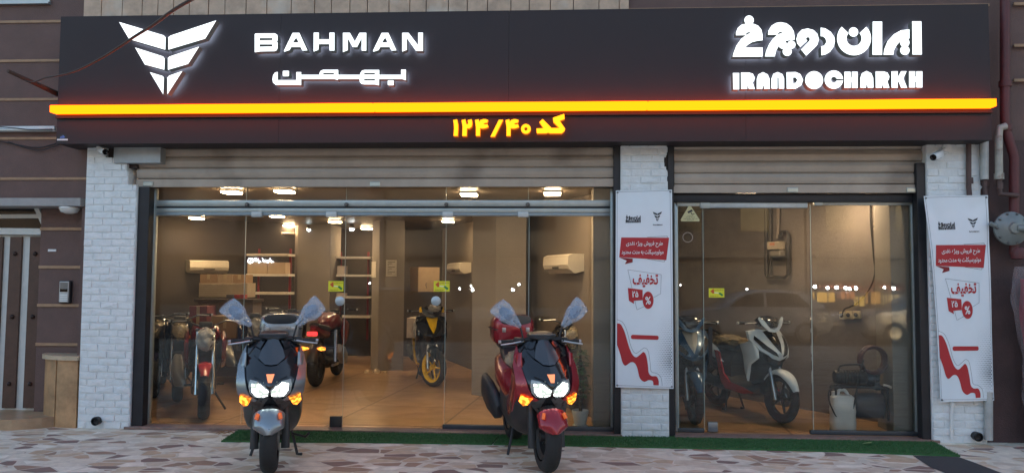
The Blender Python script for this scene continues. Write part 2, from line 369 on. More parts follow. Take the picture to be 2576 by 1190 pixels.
# inner shell
PA, PB, PC = (-6.6, 4.2), (at(740, 700, 6.0).x, 6.0), (at(745, 700, 6.6).x, 6.6)
PD = (at(1110, 700, 7.3).x, 7.3)
WR0, WR1 = Vector((at(1112, 700, 7.1).x, 7.1)), Vector((at(1545, 700, .3).x, .32))
def wall(name, pts, m, t=.12, z0=.0, z1=2.6):
    mb = MB()
    for a, b in zip(pts, pts[1:]):
        a, b = Vector((a[0], a[1], 0)), Vector((b[0], b[1], 0)); d = (b - a).normalized(); nrm = Vector((-d.y, d.x, 0)) * t
        q = [a, b, b + nrm, a + nrm]
        mb.rings([[Vector((p.x, p.y, z0)) for p in q], [Vector((p.x, p.y, z1)) for p in q]])
    for f in mb.bm.faces: f.smooth = False
    return mb.build(name, m, bld)
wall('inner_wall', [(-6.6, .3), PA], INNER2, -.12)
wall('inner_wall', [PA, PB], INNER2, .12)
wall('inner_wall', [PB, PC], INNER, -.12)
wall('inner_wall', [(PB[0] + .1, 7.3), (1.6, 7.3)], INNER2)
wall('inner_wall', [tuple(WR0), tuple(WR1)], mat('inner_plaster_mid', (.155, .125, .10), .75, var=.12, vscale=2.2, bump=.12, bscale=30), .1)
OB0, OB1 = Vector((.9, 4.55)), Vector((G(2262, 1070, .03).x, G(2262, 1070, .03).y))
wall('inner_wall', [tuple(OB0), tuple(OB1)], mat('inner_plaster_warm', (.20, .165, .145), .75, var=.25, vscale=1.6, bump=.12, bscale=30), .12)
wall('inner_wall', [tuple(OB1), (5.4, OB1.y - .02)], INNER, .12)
mb = MB(); mb.box(-7.5, 6, .12, 9.2, 2.57, 2.8); mb.build('ceiling', mat('inner_ceiling', (.13, .10, .08), .42, var=.1, vscale=1.5), bld)
def pillar(x0, x1, Y, d, m=INNER):
    a, b = at(x0, 800, Y).x, at(x1, 800, Y).x; mb = MB(); mb.box(a, b, Y, Y + d, .03, 2.57, bev=.008); mb.build('inner_column', m, bld)
def column(pts, m):
    mb = MB(); q = [G(x, y, .03) for x, y in pts]
    mb.rings([[Vector((p.x, p.y, .03)) for p in q], [Vector((p.x, p.y, 2.57)) for p in q]])
    for f in mb.bm.faces: f.smooth = False
    mb.build('inner_column', m, bld)
column([(950, 932), (1014, 931), (1003, 914), (932, 926)], INNER)          # free column behind the doors
column([(1245, 1000), (1322, 1004), (1322, 960), (1186, 993)], INNER)
pillar(745, 828, 5.9, .7)
pillar(1492, 1541, .16, .35, INNER)
pillar(2243, 2297, .16, .4, INNER)
mb = MB(); za, zb = at(383, 577, PA[1] + .4).z, at(740, 590, 5.9).z; A_, B_ = Vector((at(383, 577, 4.55).x, 4.55 - .02, at(383, 577, 4.55).z)), Vector((PB[0], PB[1] - .02, at(740, 590, 6).z))
d_ = Vector((0, -.03, 0)); e_ = Vector((0, 0, .03)); A_ -= (B_ - A_) * .4
mb.rings([[A_, A_ + d_, A_ + d_ + e_, A_ + e_], [B_, B_ + d_, B_ + d_ + e_, B_ + e_]]); mb.build('cable_duct', mat('duct', (.55, .42, .32), .5), bld)

# ================================================================== WHITE BRICK PILLARS
def brick_white():
    return mat('white_brick', (.74, .75, .75), .6, var=.09, vscale=9, bump=.4, bscale=55, stain=((.55, .54, .50), 2.4, .62))
def brick_pillar(label, x0, x1, z0, z1, Y, clip=None, seed=1):
    r = random.Random(seed); t = thing('brick_pillar', label, 'pillar', ((x0 + x1) / 2, Y, 0), group='white brick pillars of the shop front')
    mb = MB(); zz_ = z0
    while zz_ < z1 - .001:
        ze = min(zz_ + (2.3 if zz_ == z0 else .05), z1); mb.box(x0, min(x1, clip((zz_ + ze) / 2) if clip and zz_ > z0 else x1), Y + .005, Y + .3, zz_, ze); zz_ = ze
    mb.build('core', mat('white_joint', (.74, .75, .75), .8), t)
    mb = MB(); z = z0; row = 0
    while z < z1 - .02:
        h = .0735; x = x0 - (0 if row % 2 else .1)
        while x < x1:
            wd = .2 + r.uniform(-.012, .012); a, b = max(x, x0), min(x + wd, x1)
            if clip: b = min(b, clip(z + h / 2))
            if b - a > .015:
                y = Y - r.uniform(0, .008); g = .0016; c = .006; zt = min(z + h, z1)
                o = [Vector((a + g, Y + .014, z + g)), Vector((b - g, Y + .014, z + g)), Vector((b - g, Y + .014, zt - g)), Vector((a + g, Y + .014, zt - g))]
                i_ = [Vector((a + g + c, y + r.uniform(-.003, .003), z + g + c)), Vector((b - g - c, y + r.uniform(-.003, .003), z + g + c)), Vector((b - g - c, y + r.uniform(-.003, .003), zt - g - c)), Vector((a + g + c, y + r.uniform(-.003, .003), zt - g - c))]
                mid = (i_[0] + i_[2]) / 2 + Vector((r.uniform(-.03, .03), -r.uniform(.0, .006), 0))
                O = [mb.bm.verts.new(p) for p in o]; I = [mb.bm.verts.new(p) for p in i_]; C_ = mb.bm.verts.new(mid)
                for k in range(4):
                    mb.face([O[k], O[(k + 1) % 4], I[(k + 1) % 4], I[k]]); mb.face([I[k], I[(k + 1) % 4], C_])
            x += wd
        z += h; row += 1
    mb.build('brick_face', brick_white(), t); return t
PY = -.10
a0, a1 = at(204, 800, PY).x, at(334, 800, PY).x
zt = 3.04
def clipL(z):
    zc = at(270, 395, PY).z
    if z > zc: return at(266, 380, PY).x
    if z > at(300, 430, PY).z: return at(318, 420, PY).x
    if z > at(318, 470, PY).z: return at(322, 450, PY).x
    return 99
brick_pillar('white split brick pillar beside the brown entry wall, its upper corner broken away', a0, a1, 0, zt, PY, clipL, 1)
b0, b1 = at(1562, 800, PY).x, at(1682, 800, PY).x
brick_pillar('white brick pillar between the two shop windows, behind the flat banner', b0, b1, 0, zt, PY, lambda z: 99 if z < 2.6 else b1 - .02 - .02 * math.sin(z * 23), 2)
c0, c1 = at(2340, 800, PY).x, at(2476, 800, PY).x
brick_pillar('white brick pillar beside the gas pipes, behind the curled banner', c0, c1, 0, zt, PY, None, 3)

# ================================================================== SIGN
SY, LY = -.36, -.48
sgn = thing('shop_sign', 'long dark fascia sign with lit white lettering and an amber light strip', 'sign', (0, SY, 3.7))
s0, s1, s2, s3 = rect(146, 37, 2492, 357, SY)
q = [at(147, 42, SY), at(2487, 12, SY), at(2495, 353, SY), at(147, 362, SY)]
mb = MB(); mb.flat([[tuple(p) for p in q]]); 
xs0, xs1 = (q[0].x + q[3].x) / 2, (q[1].x + q[2].x) / 2; zs0, zs1 = (q[2].z + q[3].z) / 2, (q[0].z + q[1].z) / 2
mb.bm.clear()
pm = mat('sign_panel', (.036, .028, .030), .6, var=.08, vscale=3); pm.node_tree.nodes['Principled BSDF'].inputs['Specular IOR Level'].default_value = .3
for k in range(4):
    xa = xs0 + (xs1 - xs0) * k / 4; xb = xs0 + (xs1 - xs0) * (k + 1) / 4; mb.box(xa + .001, xb - .001, SY, .0, zs0, zs1)
mb.build('panel', pm, sgn)
HALO = emit_mat('halo_white', (.62, .78, 1.0), 1.6); HALOA = emit_mat('halo_amber', (1, .2, .01), .9); LIT = emit_mat('lit_white', (.88, .96, 1.0), .42); RET = mat('letter_return', (.05, .058, .05), .6, emit=(.8, .95, 1.0), estr=.008, var=0)
AMB = emit_mat('lit_amber', (1.0, .088, .0012), 1.65); AMB2 = emit_mat('lit_yellow', (1.0, .30, .008), .62); RETA = mat('amber_return', (.3, .12, .03), .4, emit=(1, .18, .01), estr=.10, var=0)
B_H = [[(188, 150), (368, 150), (368, 180), (188, 183)], [(188, 237), (368, 237), (368, 268), (188, 272)]]
A_O = [(527, 330), (648, 80), (740, 80), (852, 322), (785, 325), (758, 275), (628, 275), (605, 318), (535, 340)]
BAHMAN = [[[(122, 95), (135, 88), (400, 86), (432, 105), (438, 130), (438, 180), (428, 200), (438, 215), (438, 290), (425, 320), (400, 332), (200, 335), (122, 347)]] + B_H,
          [A_O, [(650, 213), (697, 143), (735, 213)]],
          [[(942, 78), (1012, 78), (1012, 170), (1160, 170), (1160, 78), (1228, 78), (1228, 325), (1162, 325), (1158, 235), (1012, 235), (1005, 315), (940, 340)]],
          [[(1345, 78), (1440, 78), (1510, 200), (1575, 78), (1668, 78), (1668, 325), (1605, 325), (1605, 150), (1540, 275), (1480, 275), (1412, 150), (1412, 318), (1345, 345)]],
          [[(x + 1235, y) for x, y in A_O], [(x + 1235, y) for x, y in [(650, 213), (697, 143), (735, 213)]]],
          [[(2168, 80), (2255, 80), (2390, 255), (2390, 78), (2455, 78), (2455, 330), (2360, 330), (2232, 150), (2232, 315), (2168, 340)]]]
PERS = [[[(432, 620), (400, 630), (375, 670), (368, 720), (375, 765), (415, 800), (735, 800), (765, 803), (765, 718), (1225, 718), (1270, 730), (1282, 718), (1575, 718), (1580, 760), (1605, 785), (1640, 792), (1790, 793), (1845, 805), (1845, 718), (2165, 718), (2218, 735), (2218, 588), (2152, 588), (2152, 660), (1848, 660), (1848, 592), (1640, 592), (1605, 605), (1585, 640), (1585, 660), (1280, 660), (1278, 590), (1070, 590), (1035, 605), (1018, 640), (1018, 660), (765, 660), (765, 622), (698, 622), (698, 733), (440, 733), (440, 620)],
         [(1070, 632), (1222, 632), (1222, 655), (1070, 655)], [(1638, 632), (1790, 632), (1790, 655), (1638, 655)], [(1638, 715), (1790, 715), (1790, 738), (1638, 738)]],
        [[(520, 605), (590, 605), (597, 612), (597, 672), (588, 680), (520, 680), (512, 672), (512, 612)]], [[(1976, 738), (2042, 738), (2050, 746), (2050, 797), (2042, 805), (1976, 805), (1968, 797), (1968, 746)]]]
EMB = [[[(900, 170), (1235, 270), (1250, 285), (1248, 378), (975, 298)]], [[(1272, 285), (1290, 272), (1633, 158), (1550, 295), (1272, 378)]],
       [[(1022, 363), (1232, 430), (1245, 445), (1242, 530), (1095, 490)]], [[(1268, 440), (1280, 430), (1503, 355), (1420, 485), (1268, 530)]],
       [[(1133, 548), (1230, 578), (1238, 590), (1233, 715)]], [[(1265, 590), (1278, 575), (1378, 540), (1265, 715)]]]
RR_ = [(168, 775), (270, 775), (320, 790), (345, 840), (335, 880), (318, 900), (345, 985), (270, 985), (248, 930), (248, 985), (170, 985)]
HH_ = [(1495, 765), (1573, 765), (1573, 833), (1590, 838), (1590, 765), (1665, 765), (1665, 972), (1590, 972), (1588, 895), (1573, 895), (1573, 972), (1495, 972)]
IDC_FA = [[[(105, 297), (105, 260), (130, 200), (180, 160), (230, 150), (330, 150), (390, 175), (430, 225), (445, 290), (445, 362), (390, 365), (310, 385), (255, 420), (220, 455), (445, 452), (445, 570), (62, 572), (75, 520), (110, 430), (170, 345), (240, 290), (300, 262), (270, 255), (240, 265), (225, 295)]],
          [circ(272, 105, 60)],
          [[(515, 292), (520, 240), (560, 175), (620, 140), (680, 132), (750, 145), (810, 190), (845, 250), (855, 320), (855, 355), (800, 360), (745, 370), (660, 420), (620, 490), (600, 570), (475, 570), (490, 500), (530, 410), (580, 340), (640, 290), (712, 258), (680, 252), (650, 262), (635, 292)]],
          [circ(705, 418, 52)], [circ(815, 418, 52)], [circ(760, 505, 58)],
          [[(930, 448), (890, 400), (880, 345), (900, 275), (950, 225), (1025, 210), (1100, 230), (1150, 280), (1168, 350), (1150, 415), (1130, 440), (1005, 558), (940, 480), (1050, 365), (1052, 340), (1040, 322), (1020, 320), (1005, 332), (1003, 350), (1020, 365)]],
          [[(1190, 200), (1250, 210), (1320, 255), (1365, 320), (1372, 375), (1360, 440), (1310, 510), (1250, 545), (1200, 555), (1197, 440), (1235, 430), (1260, 395), (1262, 370), (1250, 335), (1220, 312), (1190, 310)]],
          [circ(1617, 338, 217, 30, -43, 223)[::1] + circ(1617, 338, 97, 20, 223, -43)], [circ(1612, 255, 60)],
          [[(1858, 123), (1978, 123), (1978, 548), (1855, 548)]],
          [[(1995, 548), (2005, 480), (2050, 370), (2130, 285), (2220, 235), (2327, 222), (2327, 340), (2270, 350), (2210, 375), (2160, 430), (2130, 490), (2122, 548)]],
          [circ(2270, 390, 60)], [circ(2270, 490, 60)],
          [[(2362, 120), (2480, 120), (2487, 545), (2367, 545)]]]
AA_ = [(370, 985), (370, 860), (390, 800), (450, 770), (510, 800), (535, 860), (538, 985), (465, 985), (460, 945), (448, 945), (442, 985)]
IDC_EN = [[[(65, 780), (145, 780), (145, 990), (70, 990)]], [RR_], [AA_],
          [[(560, 980), (560, 850), (585, 790), (640, 768), (700, 795), (722, 850), (722, 980), (655, 980), (652, 840), (640, 830), (635, 840), (635, 980)]],
          [[(752, 772), (870, 768), (930, 795), (965, 870), (940, 940), (870, 982), (755, 982)], [(835, 838), (870, 838), (893, 870), (870, 908), (835, 912)]],
          [circ(1105, 873, 115)], [circ(1360, 865, 118, 40, 4, 356) + circ(1360, 865, 37, 16, 340, 20)],
          [HH_], [[(x + 1328, y - 15) for x, y in AA_]], [[(x + 1728, y - 15) for x, y in RR_]],
          [[(2098, 760), (2178, 758), (2178, 838), (2222, 758), (2292, 758), (2250, 850), (2300, 970), (2222, 970), (2185, 880), (2178, 900), (2178, 970), (2100, 970)]],
          [[(x + 828, y - 5) for x, y in HH_]]]
F4 = [(580, 205), (655, 188), (668, 245), (690, 205), (750, 185), (800, 187), (850, 205), (830, 260), (790, 262), (755, 280), (780, 295), (835, 290), (858, 345), (800, 370), (740, 378), (685, 370), (682, 528), (600, 528), (600, 350)]
CODE = [[[(130, 205), (210, 188), (232, 290), (235, 370), (225, 528), (140, 528), (150, 380), (145, 270)]],
        [[(305, 205), (382, 188), (400, 280), (420, 292), (440, 280), (432, 205), (512, 188), (525, 280), (510, 340), (465, 375), (415, 372), (408, 530), (318, 530), (325, 340)]],
        [F4], [[(1070, 198), (1158, 198), (985, 543), (897, 543)]], [[(x + 627, y) for x, y in F4]], [circ(1625, 385, 100), circ(1625, 385, 34, 16)],
        [[(1840, 375), (1985, 370), (1900, 245), (1970, 182), (2150, 365), (2310, 365), (2190, 245), (2180, 155), (2410, 75), (2420, 180), (2320, 220), (2430, 380), (2410, 435), (2360, 475), (2115, 475), (2083, 460), (2040, 475), (1850, 475)]]]
def channel(name, glyphs, x0, y0, f, mats, Y=LY, dep=.085):
    mb = MB()
    for i, g in enumerate(glyphs):
        off = Vector((0, -.002 * (i % 3), 0))
        mb.flat([[tuple(p + off) for p in zoom(x0, y0, f, lp, Y)] for lp in g], depth=Vector((0, dep, 0)), side=1)
        mb.mi = 2; mb.flat([[tuple(p + off + Vector((0, dep, 0))) for p in zoom(x0, y0, f, lp, Y)] for lp in g]); mb.mi = 0
    me = mb
    o = me.build(name, mats, sgn); return o
channel('emblem', EMB, 0, 0, 1.895, [LIT, RET, HALO], LY, .085)
channel('latin_lettering', BAHMAN, 980, 110, 3.481, [LIT, RET, HALO])
channel('persian_lettering', PERS, 980, 110, 3.481, [LIT, RET, HALO])
channel('persian_lettering', IDC_FA, 2900, 50, 3.22, [LIT, RET, HALO])
channel('latin_lettering', IDC_EN, 2900, 50, 3.22, [LIT, RET, HALO])
channel('code_lettering', CODE, 1780, 440, 5.152, [AMB2, RETA, HALOA], LY + .02, .07)
for xa, xb in ((126, 938), (938, 1630), (1630, 2507)):
    p, q_ = at(xa, 274.5 - (xa - 126) * .0067, -.46), at(xb, 274.5 - (xb - 126) * .0067, -.46)
    mb = MB(); z = (p.z + q_.z) / 2; mb.box(p.x + (.002 if xa > 200 else 0), q_.x - .002, -.47, SY - .0, z - .037, z + .037, bev=.008); mb.build('light_strip', AMB, sgn, smooth=True)
mb = MB(); z = at(1300, 290, SY).z; mb.box(xs0, xs1, SY - .03, SY, z - .01, z + .01); mb.build('rail', pm, sgn)
bd = MB(); c = at(157, 349, SY - .005); bd.flat([[(c.x + x, c.z + z) for x, z in circ(0, .0, .052, 14, 0, 180)]], lambda p: Vector((p.x, SY - .003, p.y))); bdg = bd.build('installer_badge', mat('badge_black', (.01, .01, .012), .4), sgn)
bd = MB(); bd.flat([[(c.x - .03, c.z + .004), (c.x - .012, c.z + .03), (c.x - .006, c.z + .012), (c.x + .004, c.z + .038), (c.x + .03, c.z + .012), (c.x + .012, c.z + .004)]], lambda p: Vector((p.x, SY - .005, p.y))); bd.build('mark', mat('badge_blue', (.08, .16, .45), .4), bdg)
bd = MB(); bd.box(c.x - .057, c.x + .057, SY - .006, SY - .001, c.z - .02, c.z - .004); bd.build('caption', mat('badge_white', (.75, .78, .8), .4), bdg)

# ================================================================== ROLLER SHUTTERS
def shutter(label, xa, xb, ytop, ybot, Y, lock, n, seed):
    X0, X1 = at(xa, 420, Y).x, at(xb, 420, Y).x; Z1 = at((xa + xb) / 2, ytop, Y).z + .12; Z0 = at((xa + xb) / 2, ybot, Y).z
    t = thing('roller_shutter', label, 'shutter', ((X0 + X1) / 2, Y, Z0), group='raised roller shutters')
    sm_ = mat('shutter_paint', (.40, .33, .27), .45, .25, var=.14, vscale=2.5, stain=((.26, .21, .17), 1.6, .56), bump=.08, bscale=20)
    mb = MB(); h = .118; z = Z0 + .09; prof = []
    while z < Z1:
        prof += [(Y + .012, z), (Y - .004, z + .010), (Y - .010, z + .04), (Y - .012, z + h * .6), (Y - .004, z + h - .012), (Y + .014, z + h - .006)]; z += h
    r = [[Vector((X0, y, zz)) for y, zz in prof], [Vector((X1, y, zz)) for y, zz in prof]]
    mb.rings(r, cap=False, closed=False); 
    for f in mb.bm.faces: f.smooth = False
    mb.build('slats', sm_, t)
    mb = MB(); mb.box(X0, X1, Y - .02, Y + .02, Z0, Z0 + .086, bev=.006); mb.box(X0, X1, Y - .026, Y + .012, Z0 + .0, Z0 + .014); mb.build('bottom_bar', sm_, t)
    for lx in lock:
        c = at(lx, ybot - 8, Y); mb = MB(); mb.box(c.x - .055, c.x + .055, Y - .034, Y - .018, c.z - .03, c.z + .022, bev=.008); mb.build('lock_plate', mat('lock_steel', (.45, .5, .48), .3, .8), t)
    return X0, X1, Z0, Z1, t
S1 = shutter('wide beige roller shutter pulled up over the double glass doors', 346, 1562, 360, 471, -.01, (376, 945), 5, 1)
S2 = shutter('narrower grey roller shutter pulled up over the single window with the white scooter', 1690, 2336, 357, 486, -.01, (1992, 2291), 5, 2)
BLK = mat('black_steel', (.022, .023, .028), .4, .3, var=.2)
def post(t, xa, xb, y0=352, y1=1094, ya=-.07, yb=.035):
    X0, X1 = at(xa, 800, ya).x, at(xb, 800, ya).x; mb = MB(); mb.box(X0, X1, ya, yb, .0, at(xa, y0, ya).z, bev=.004); mb.build('guide_rail', BLK, t)
post(S1[4], 338, 366, 470); post(S1[4], 1544, 1561, 350); post(S2[4], 1682, 1697, 350); post(S2[4], 2314, 2336, 410)
for (t_, xa, xb, ya, yb) in ((S1[4], 268, 348, 365, 480), (S1[4], 1555, 1590, 358, 468), (S2[4], 1664, 1695, 358, 470), (S2[4], 2330, 2352, 358, 470)):
    X0, X1, Z0, Z1 = rect(xa, ya, xb, yb, -.02); mb = MB(); mb.box(X0, X1, -.05, .25, Z0 if xa != 268 else at(300, 425, 0).z, Z1 + .1); mb.build('bracket', mat('rusty_dark', (.045, .032, .028), .8, var=.5, vscale=20), t_)
mb = MB(); X0, X1, Z0, Z1 = rect(287, 362, 405, 411, -.12); mb.box(X0, X1, -.13, -.012, Z0, Z1, bev=.006)
tag(mb.build('metal_box', mat('galv_grey', (.36, .38, .39), .45, .4, var=.15)), 'grey metal box fixed under the sign above the broken pillar corner', 'metal box')

# ================================================================== GLASS SHOP FRONTS
ALU = mat('alu_frame', (.38, .41, .40), .38, .55, var=.1, vscale=10)
ALUD = mat('alu_dark', (.06, .07, .08), .4, .4)
GL = glass_mat('shop_glass', ior=1.42, dirt=.012)
EDGE = mat('glass_edge', (.55, .68, .62), .15, var=0, emit=None)
GY = .08
def pane(t, xa, xb, ya, yb, name='pane', Y=GY):
    X0, X1, Z0, Z1 = rect(xa, ya, xb, yb, Y); mb = MB(); mb.box(X0 + .002, X1 - .002, Y - .005, Y + .005, max(.045, Z0), Z1)
    o = mb.build(name, GL, t)
    e = MB(); e.box(X0 - .0015, X0 + .0015, Y - .007, Y + .006, max(.045, Z0), Z1); e.build('glass_edge', EDGE, o); return o
def bar(t, xa, xb, ya, yb, name, m, y0=-.02, y1=.03, Y=GY, bev=.003):
    X0, X1, Z0, Z1 = rect(xa, ya, xb, yb, Y + y0); mb = MB(); mb.box(X0, X1, Y + y0, Y + y1, Z0, Z1, bev=bev); return mb.build(name, m, t, smooth=True)
g1 = thing('glass_shopfront', 'wide frameless glass front with double doors under the beige shutter', 'shop window', (at(950, 800, GY).x, GY, 0), group='glass shop fronts')
for xa, xb in ((381, 621), (621, 872), (872, 1123), (1123, 1329), (1329, 1536)): pane(g1, xa, xb, 470, 504, 'transom_pane')
pane(g1, 378, 610, 542, 1074); pane(g1, 1120, 1330, 542, 1074); pane(g1, 1330, 1538, 542, 1076)
d1 = pane(g1, 613, 864, 544, 1074, 'glass_door'); d2 = pane(g1, 866, 1117, 544, 1074, 'glass_door')
bar(g1, 368, 382, 474, 1075, 'jamb', ALU, -.04, .03); bar(g1, 1536, 1545, 474, 1080, 'jamb', ALU)
bar(g1, 382, 1536, 504, 519, 'header_rail', ALU); bar(g1, 382, 1536, 519.5, 524, 'header_groove', ALUD, .0, .03)
bar(g1, 382, 1536, 524.5, 535, 'header_rail', ALU); bar(g1, 382, 1536, 535.5, 543, 'header_rail', mat('alu_blue', (.25, .3, .33), .35, .5), -.012, .03)
bar(g1, 362, 608, 1071, 1082, 'floor_rail', ALUD, -.025, .025); bar(g1, 1113, 1542, 1071, 1083, 'floor_rail', ALUD, -.025, .025)
for x in (645, 833, 1126, 1316): bar(g1, x - 13, x + 13, 533, 546, 'patch_fitting', mat('patch_grey', (.5, .52, .52), .4, .3), -.035, .03)
for x in (622, 872, 1123, 1328):
    c = at(x, 515, GY - .03); mb = MB(); mb.lathe([(0, 0), (.022, 0), (.022, .02), (.014, .03), (0, .03)], Matrix.Translation(c) @ Matrix.Rotation(R(90), 4, 'X'), 16); mb.build('glass_bolt', mat('bolt_steel', (.15, .15, .15), .3, .8), g1, smooth=True)
for d, x in ((d1, 856), (d2, 1097)):
    c = at(x, 757, GY - .012); mb = MB(); mb.lathe([(0, 0), (.05, 0), (.05, .02), (.03, .03), (0, .03)], Matrix.Translation(c) @ Matrix.Rotation(R(90), 4, 'X'), 24); mb.build('lock', mat('lock_grey', (.45, .5, .52), .35, .4), d, smooth=True)
X0, X1, Z0, Z1 = rect(839, 829, 850, 909, GY - .05); mb = MB(); mb.tube([((X0 + X1) / 2, GY - .05, Z0), ((X0 + X1) / 2, GY - .05, Z1)], .016)
for z in (Z0 + .05, Z1 - .05): mb.tube([((X0 + X1) / 2, GY - .05, z), ((X0 + X1) / 2, GY - .005, z)], .01)
mb.build('handle', mat('chrome', (.7, .7, .7), .12, 1.0, var=0), d1, smooth=True)
bar(g1, 829, 858, 1047, 1074, 'floor_patch', mat('patch_dark', (.08, .08, .08), .3, .5), -.03, .03)
g2 = thing('glass_shopfront', 'narrower glass front with one door under the grey shutter', 'shop window', (at(2000, 800, GY).x, GY, 0), group='glass shop fronts')
pane(g2, 1706, 1768, 520, 1078); pane(g2, 2042, 2298, 514, 1090); d3 = pane(g2, 1770, 2040, 523, 1082, 'glass_door')
bar(g2, 1692, 2314, 487, 508, 'header_beam', BLK, -.06, .06)
bar(g2, 1768, 2032, 509, 523, 'door_rail', mat('rail_pale', (.42, .46, .48), .35, .5), -.025, .025); bar(g2, 2066, 2300, 508.5, 516, 'header_rail', ALU); bar(g2, 1700, 1764, 509, 519, 'header_rail', ALU)
bar(g2, 1698, 1706, 510, 1085, 'jamb', ALU); bar(g2, 2298, 2309, 508, 1094, 'jamb', ALU)
bar(g2, 1705, 1772, 1077, 1087, 'floor_rail', ALUD, -.025, .025); bar(g2, 2040, 2309, 1084, 1094, 'floor_rail', ALUD, -.025, .025)
bar(g2, 1782, 1806, 1062, 1086, 'floor_patch', mat('patch_steel', (.25, .27, .29), .35, .6), -.03, .03); bar(g2, 2050, 2070, 507, 517, 'patch_fitting', ALU, -.035, .03)
bar(g2, 1762, 1786, 508, 524, 'patch_fitting', ALU, -.035, .03)
X0, X1, Z0, Z1 = rect(1782, 823, 1792, 919, GY - .05); mb = MB(); mb.box(X0, X1, GY - .06, GY - .035, Z0, Z1, bev=.006)
for z in (Z0 + .06, Z1 - .06): mb.box(X0 + .008, X1 - .008, GY - .036, GY - .005, z - .012, z + .012)
mb.build('handle', mat('handle_black', (.015, .015, .015), .4), d3)
# stone thresholds
thm = mat('threshold_stone', (.24, .15, .12), .4, var=.3, vscale=9, bump=.1, bscale=30)
mb = MB(); mb.box(S1[0], S1[1], -.12, .1, 0, .028, bev=.006); tag(mb.build('threshold', thm, None), 'reddish stone threshold under the double glass doors', 'threshold')
mb = MB(); mb.box(S2[0], S2[1], -.12, .1, 0, .028, bev=.006); tag(mb.build('threshold', thm, None), 'reddish stone threshold under the single glass door', 'threshold')

# ================================================================== ENTRY ON THE LEFT: gate, step, planter, intercom
GYT = .30
gt = thing('entry_gate', 'metal entry gate of brown boards in a white frame with a dark transom', 'gate', (at(50, 800, GYT).x, GYT, .1))
GW = mat('gate_white', (.60, .60, .57), .5, var=.08); GB = mat('gate_brown', (.085, .040, .026), .5, var=.25, vscale=7, bump=.15, bscale=25)
q = [at(x, y, GYT) for x, y in ((-120, 590), (113, 592), (93, 1033), (-120, 1030))]
mb = MB(); mb.flat([[tuple(p) for p in q]], depth=Vector((0, .04, 0))); mb.build('leaf', GW, gt)
for xt0, xt1, xb0, xb1 in ((-62, -38, -80, -52), (-21, 7, -42, -12), (26, 55, 4, 36), (76, 106, 57, 89)):
    q = [at(x, y, GYT - .03) for x, y in ((xt0, 596), (xt1, 596), (xb1, 1026), (xb0, 1026))]
    mb = MB(); mb.flat([[tuple(p) for p in q]], depth=Vector((0, .028, 0))); b = mb.build('board', GB, gt)
    for t in (.1, .47, .86):
        c = (q[0] + q[1]) / 2 * (1 - t) + (q[3] + q[2]) / 2 * t; k = MB(); k.lathe([(0, .03), (.016, .022), (.024, .006), (.026, 0)], Matrix.Translation(c) @ Matrix.Rotation(R(90), 4, 'X'), 16); k.build('knob', mat('knob_dark', (.05, .03, .025), .35, .5), b, smooth=True)
def strip(parent, name, m, a, b, wd, Y, dep=.05):
    A_, B_ = at(*a, Y), at(*b, Y); d = (B_ - A_).normalized(); n_ = Vector((-d.z, 0, d.x)) * wd / 2; dd = Vector((0, dep, 0))
    mb = MB(); mb.rings([[A_ - n_, A_ + n_, A_ + n_ + dd, A_ - n_ + dd], [B_ - n_, B_ + n_, B_ + n_ + dd, B_ - n_ + dd]])
    for f in mb.bm.faces: f.smooth = False
    return mb.build(name, m, parent)
strip(gt, 'frame', GW, (112, 583), (95, 1035), .055, GYT - .06, .09); strip(gt, 'frame', GW, (-120, 580), (115, 583), .07, GYT - .064, .09)
strip(gt, 'frame', GW, (-120, 545), (104, 544), .045, GYT - .05, .06); strip(gt, 'frame', GW, (86, 512), (116, 580), .05, GYT - .068, .09)
q = [at(x, y, GYT - .02) for x, y in ((-120, 508), (88, 512), (114, 575), (-120, 575))]
mb = MB(); mb.flat([[tuple(p) for p in q]], depth=Vector((0, .02, 0))); mb.build('transom_glass', mat('dark_glass', (.012, .010, .010), .12, var=0), gt)
mb = MB(); a = G(0, 1074, .0); e = G(158, 1070, 0)
mb.flat([[(-12, .3), (e.x - .02, .3), (e.x, .0), (e.x - .12, a.y - .03), (e.x - .35, a.y - .16), (-12, a.y - .2)]], lambda p: Vector((p.x, p.y, .11)), depth=Vector((0, 0, -.11)))
tag(mb.build('entry_step', mat('step_stone', (.42, .27, .16), .35, var=.25, vscale=4)), 'low polished tan stone step under the entry gate', 'step')
pl = thing('stone_planter', 'rounded tan stone plinth of upright slabs below the intercom', 'plinth', (at(155, 980, .1).x, .1, 0))
px0, px1 = at(104, 980, .1).x, at(203, 980, -.05).x; zt_ = at(150, 903, 0).z; wd = px1 - px0
def arc(t, o=0): return Vector((px1 - wd * math.cos(t * math.pi / 2) - (o if t < .9 else 0) * math.cos(t * math.pi / 2), .2 - (.30 + o) * math.sin(t * math.pi / 2), 0))
for k in range(3):
    t0, t1 = k / 3 + .012, (k + 1) / 3 - .012; mb = MB()
    mb.rings([[arc(t0 + (t1 - t0) * i / 5) + Vector((0, 0, z)) for i in range(6)] + [arc(t1 - (t1 - t0) * i / 5, -.04) + Vector((0, 0, z)) for i in range(6)] for z in (.0, zt_)])
    for f in mb.bm.faces: f.smooth = False
    mb.build('stone_slab', mat('plinth_stone', (.43, .245, .12), .45, var=.4, vscale=4, bump=.1, bscale=12), pl)
mb = MB(); n = 12
for z in (0,): mb.rings([[arc(i / n, .03) + Vector((0, 0, zz)) for i in range(n + 1)] + [Vector((px1, .2, zz))] for zz in (zt_, zt_ + .045)])
for f in mb.bm.faces: f.smooth = False
mb.build('cap_stone', mat('cap_stone', (.5, .38, .26), .35, var=.2), pl)
ic = thing('intercom', 'silver door intercom with speaker grille, camera window and call buttons', 'intercom', tuple(at(163, 734, .21)))
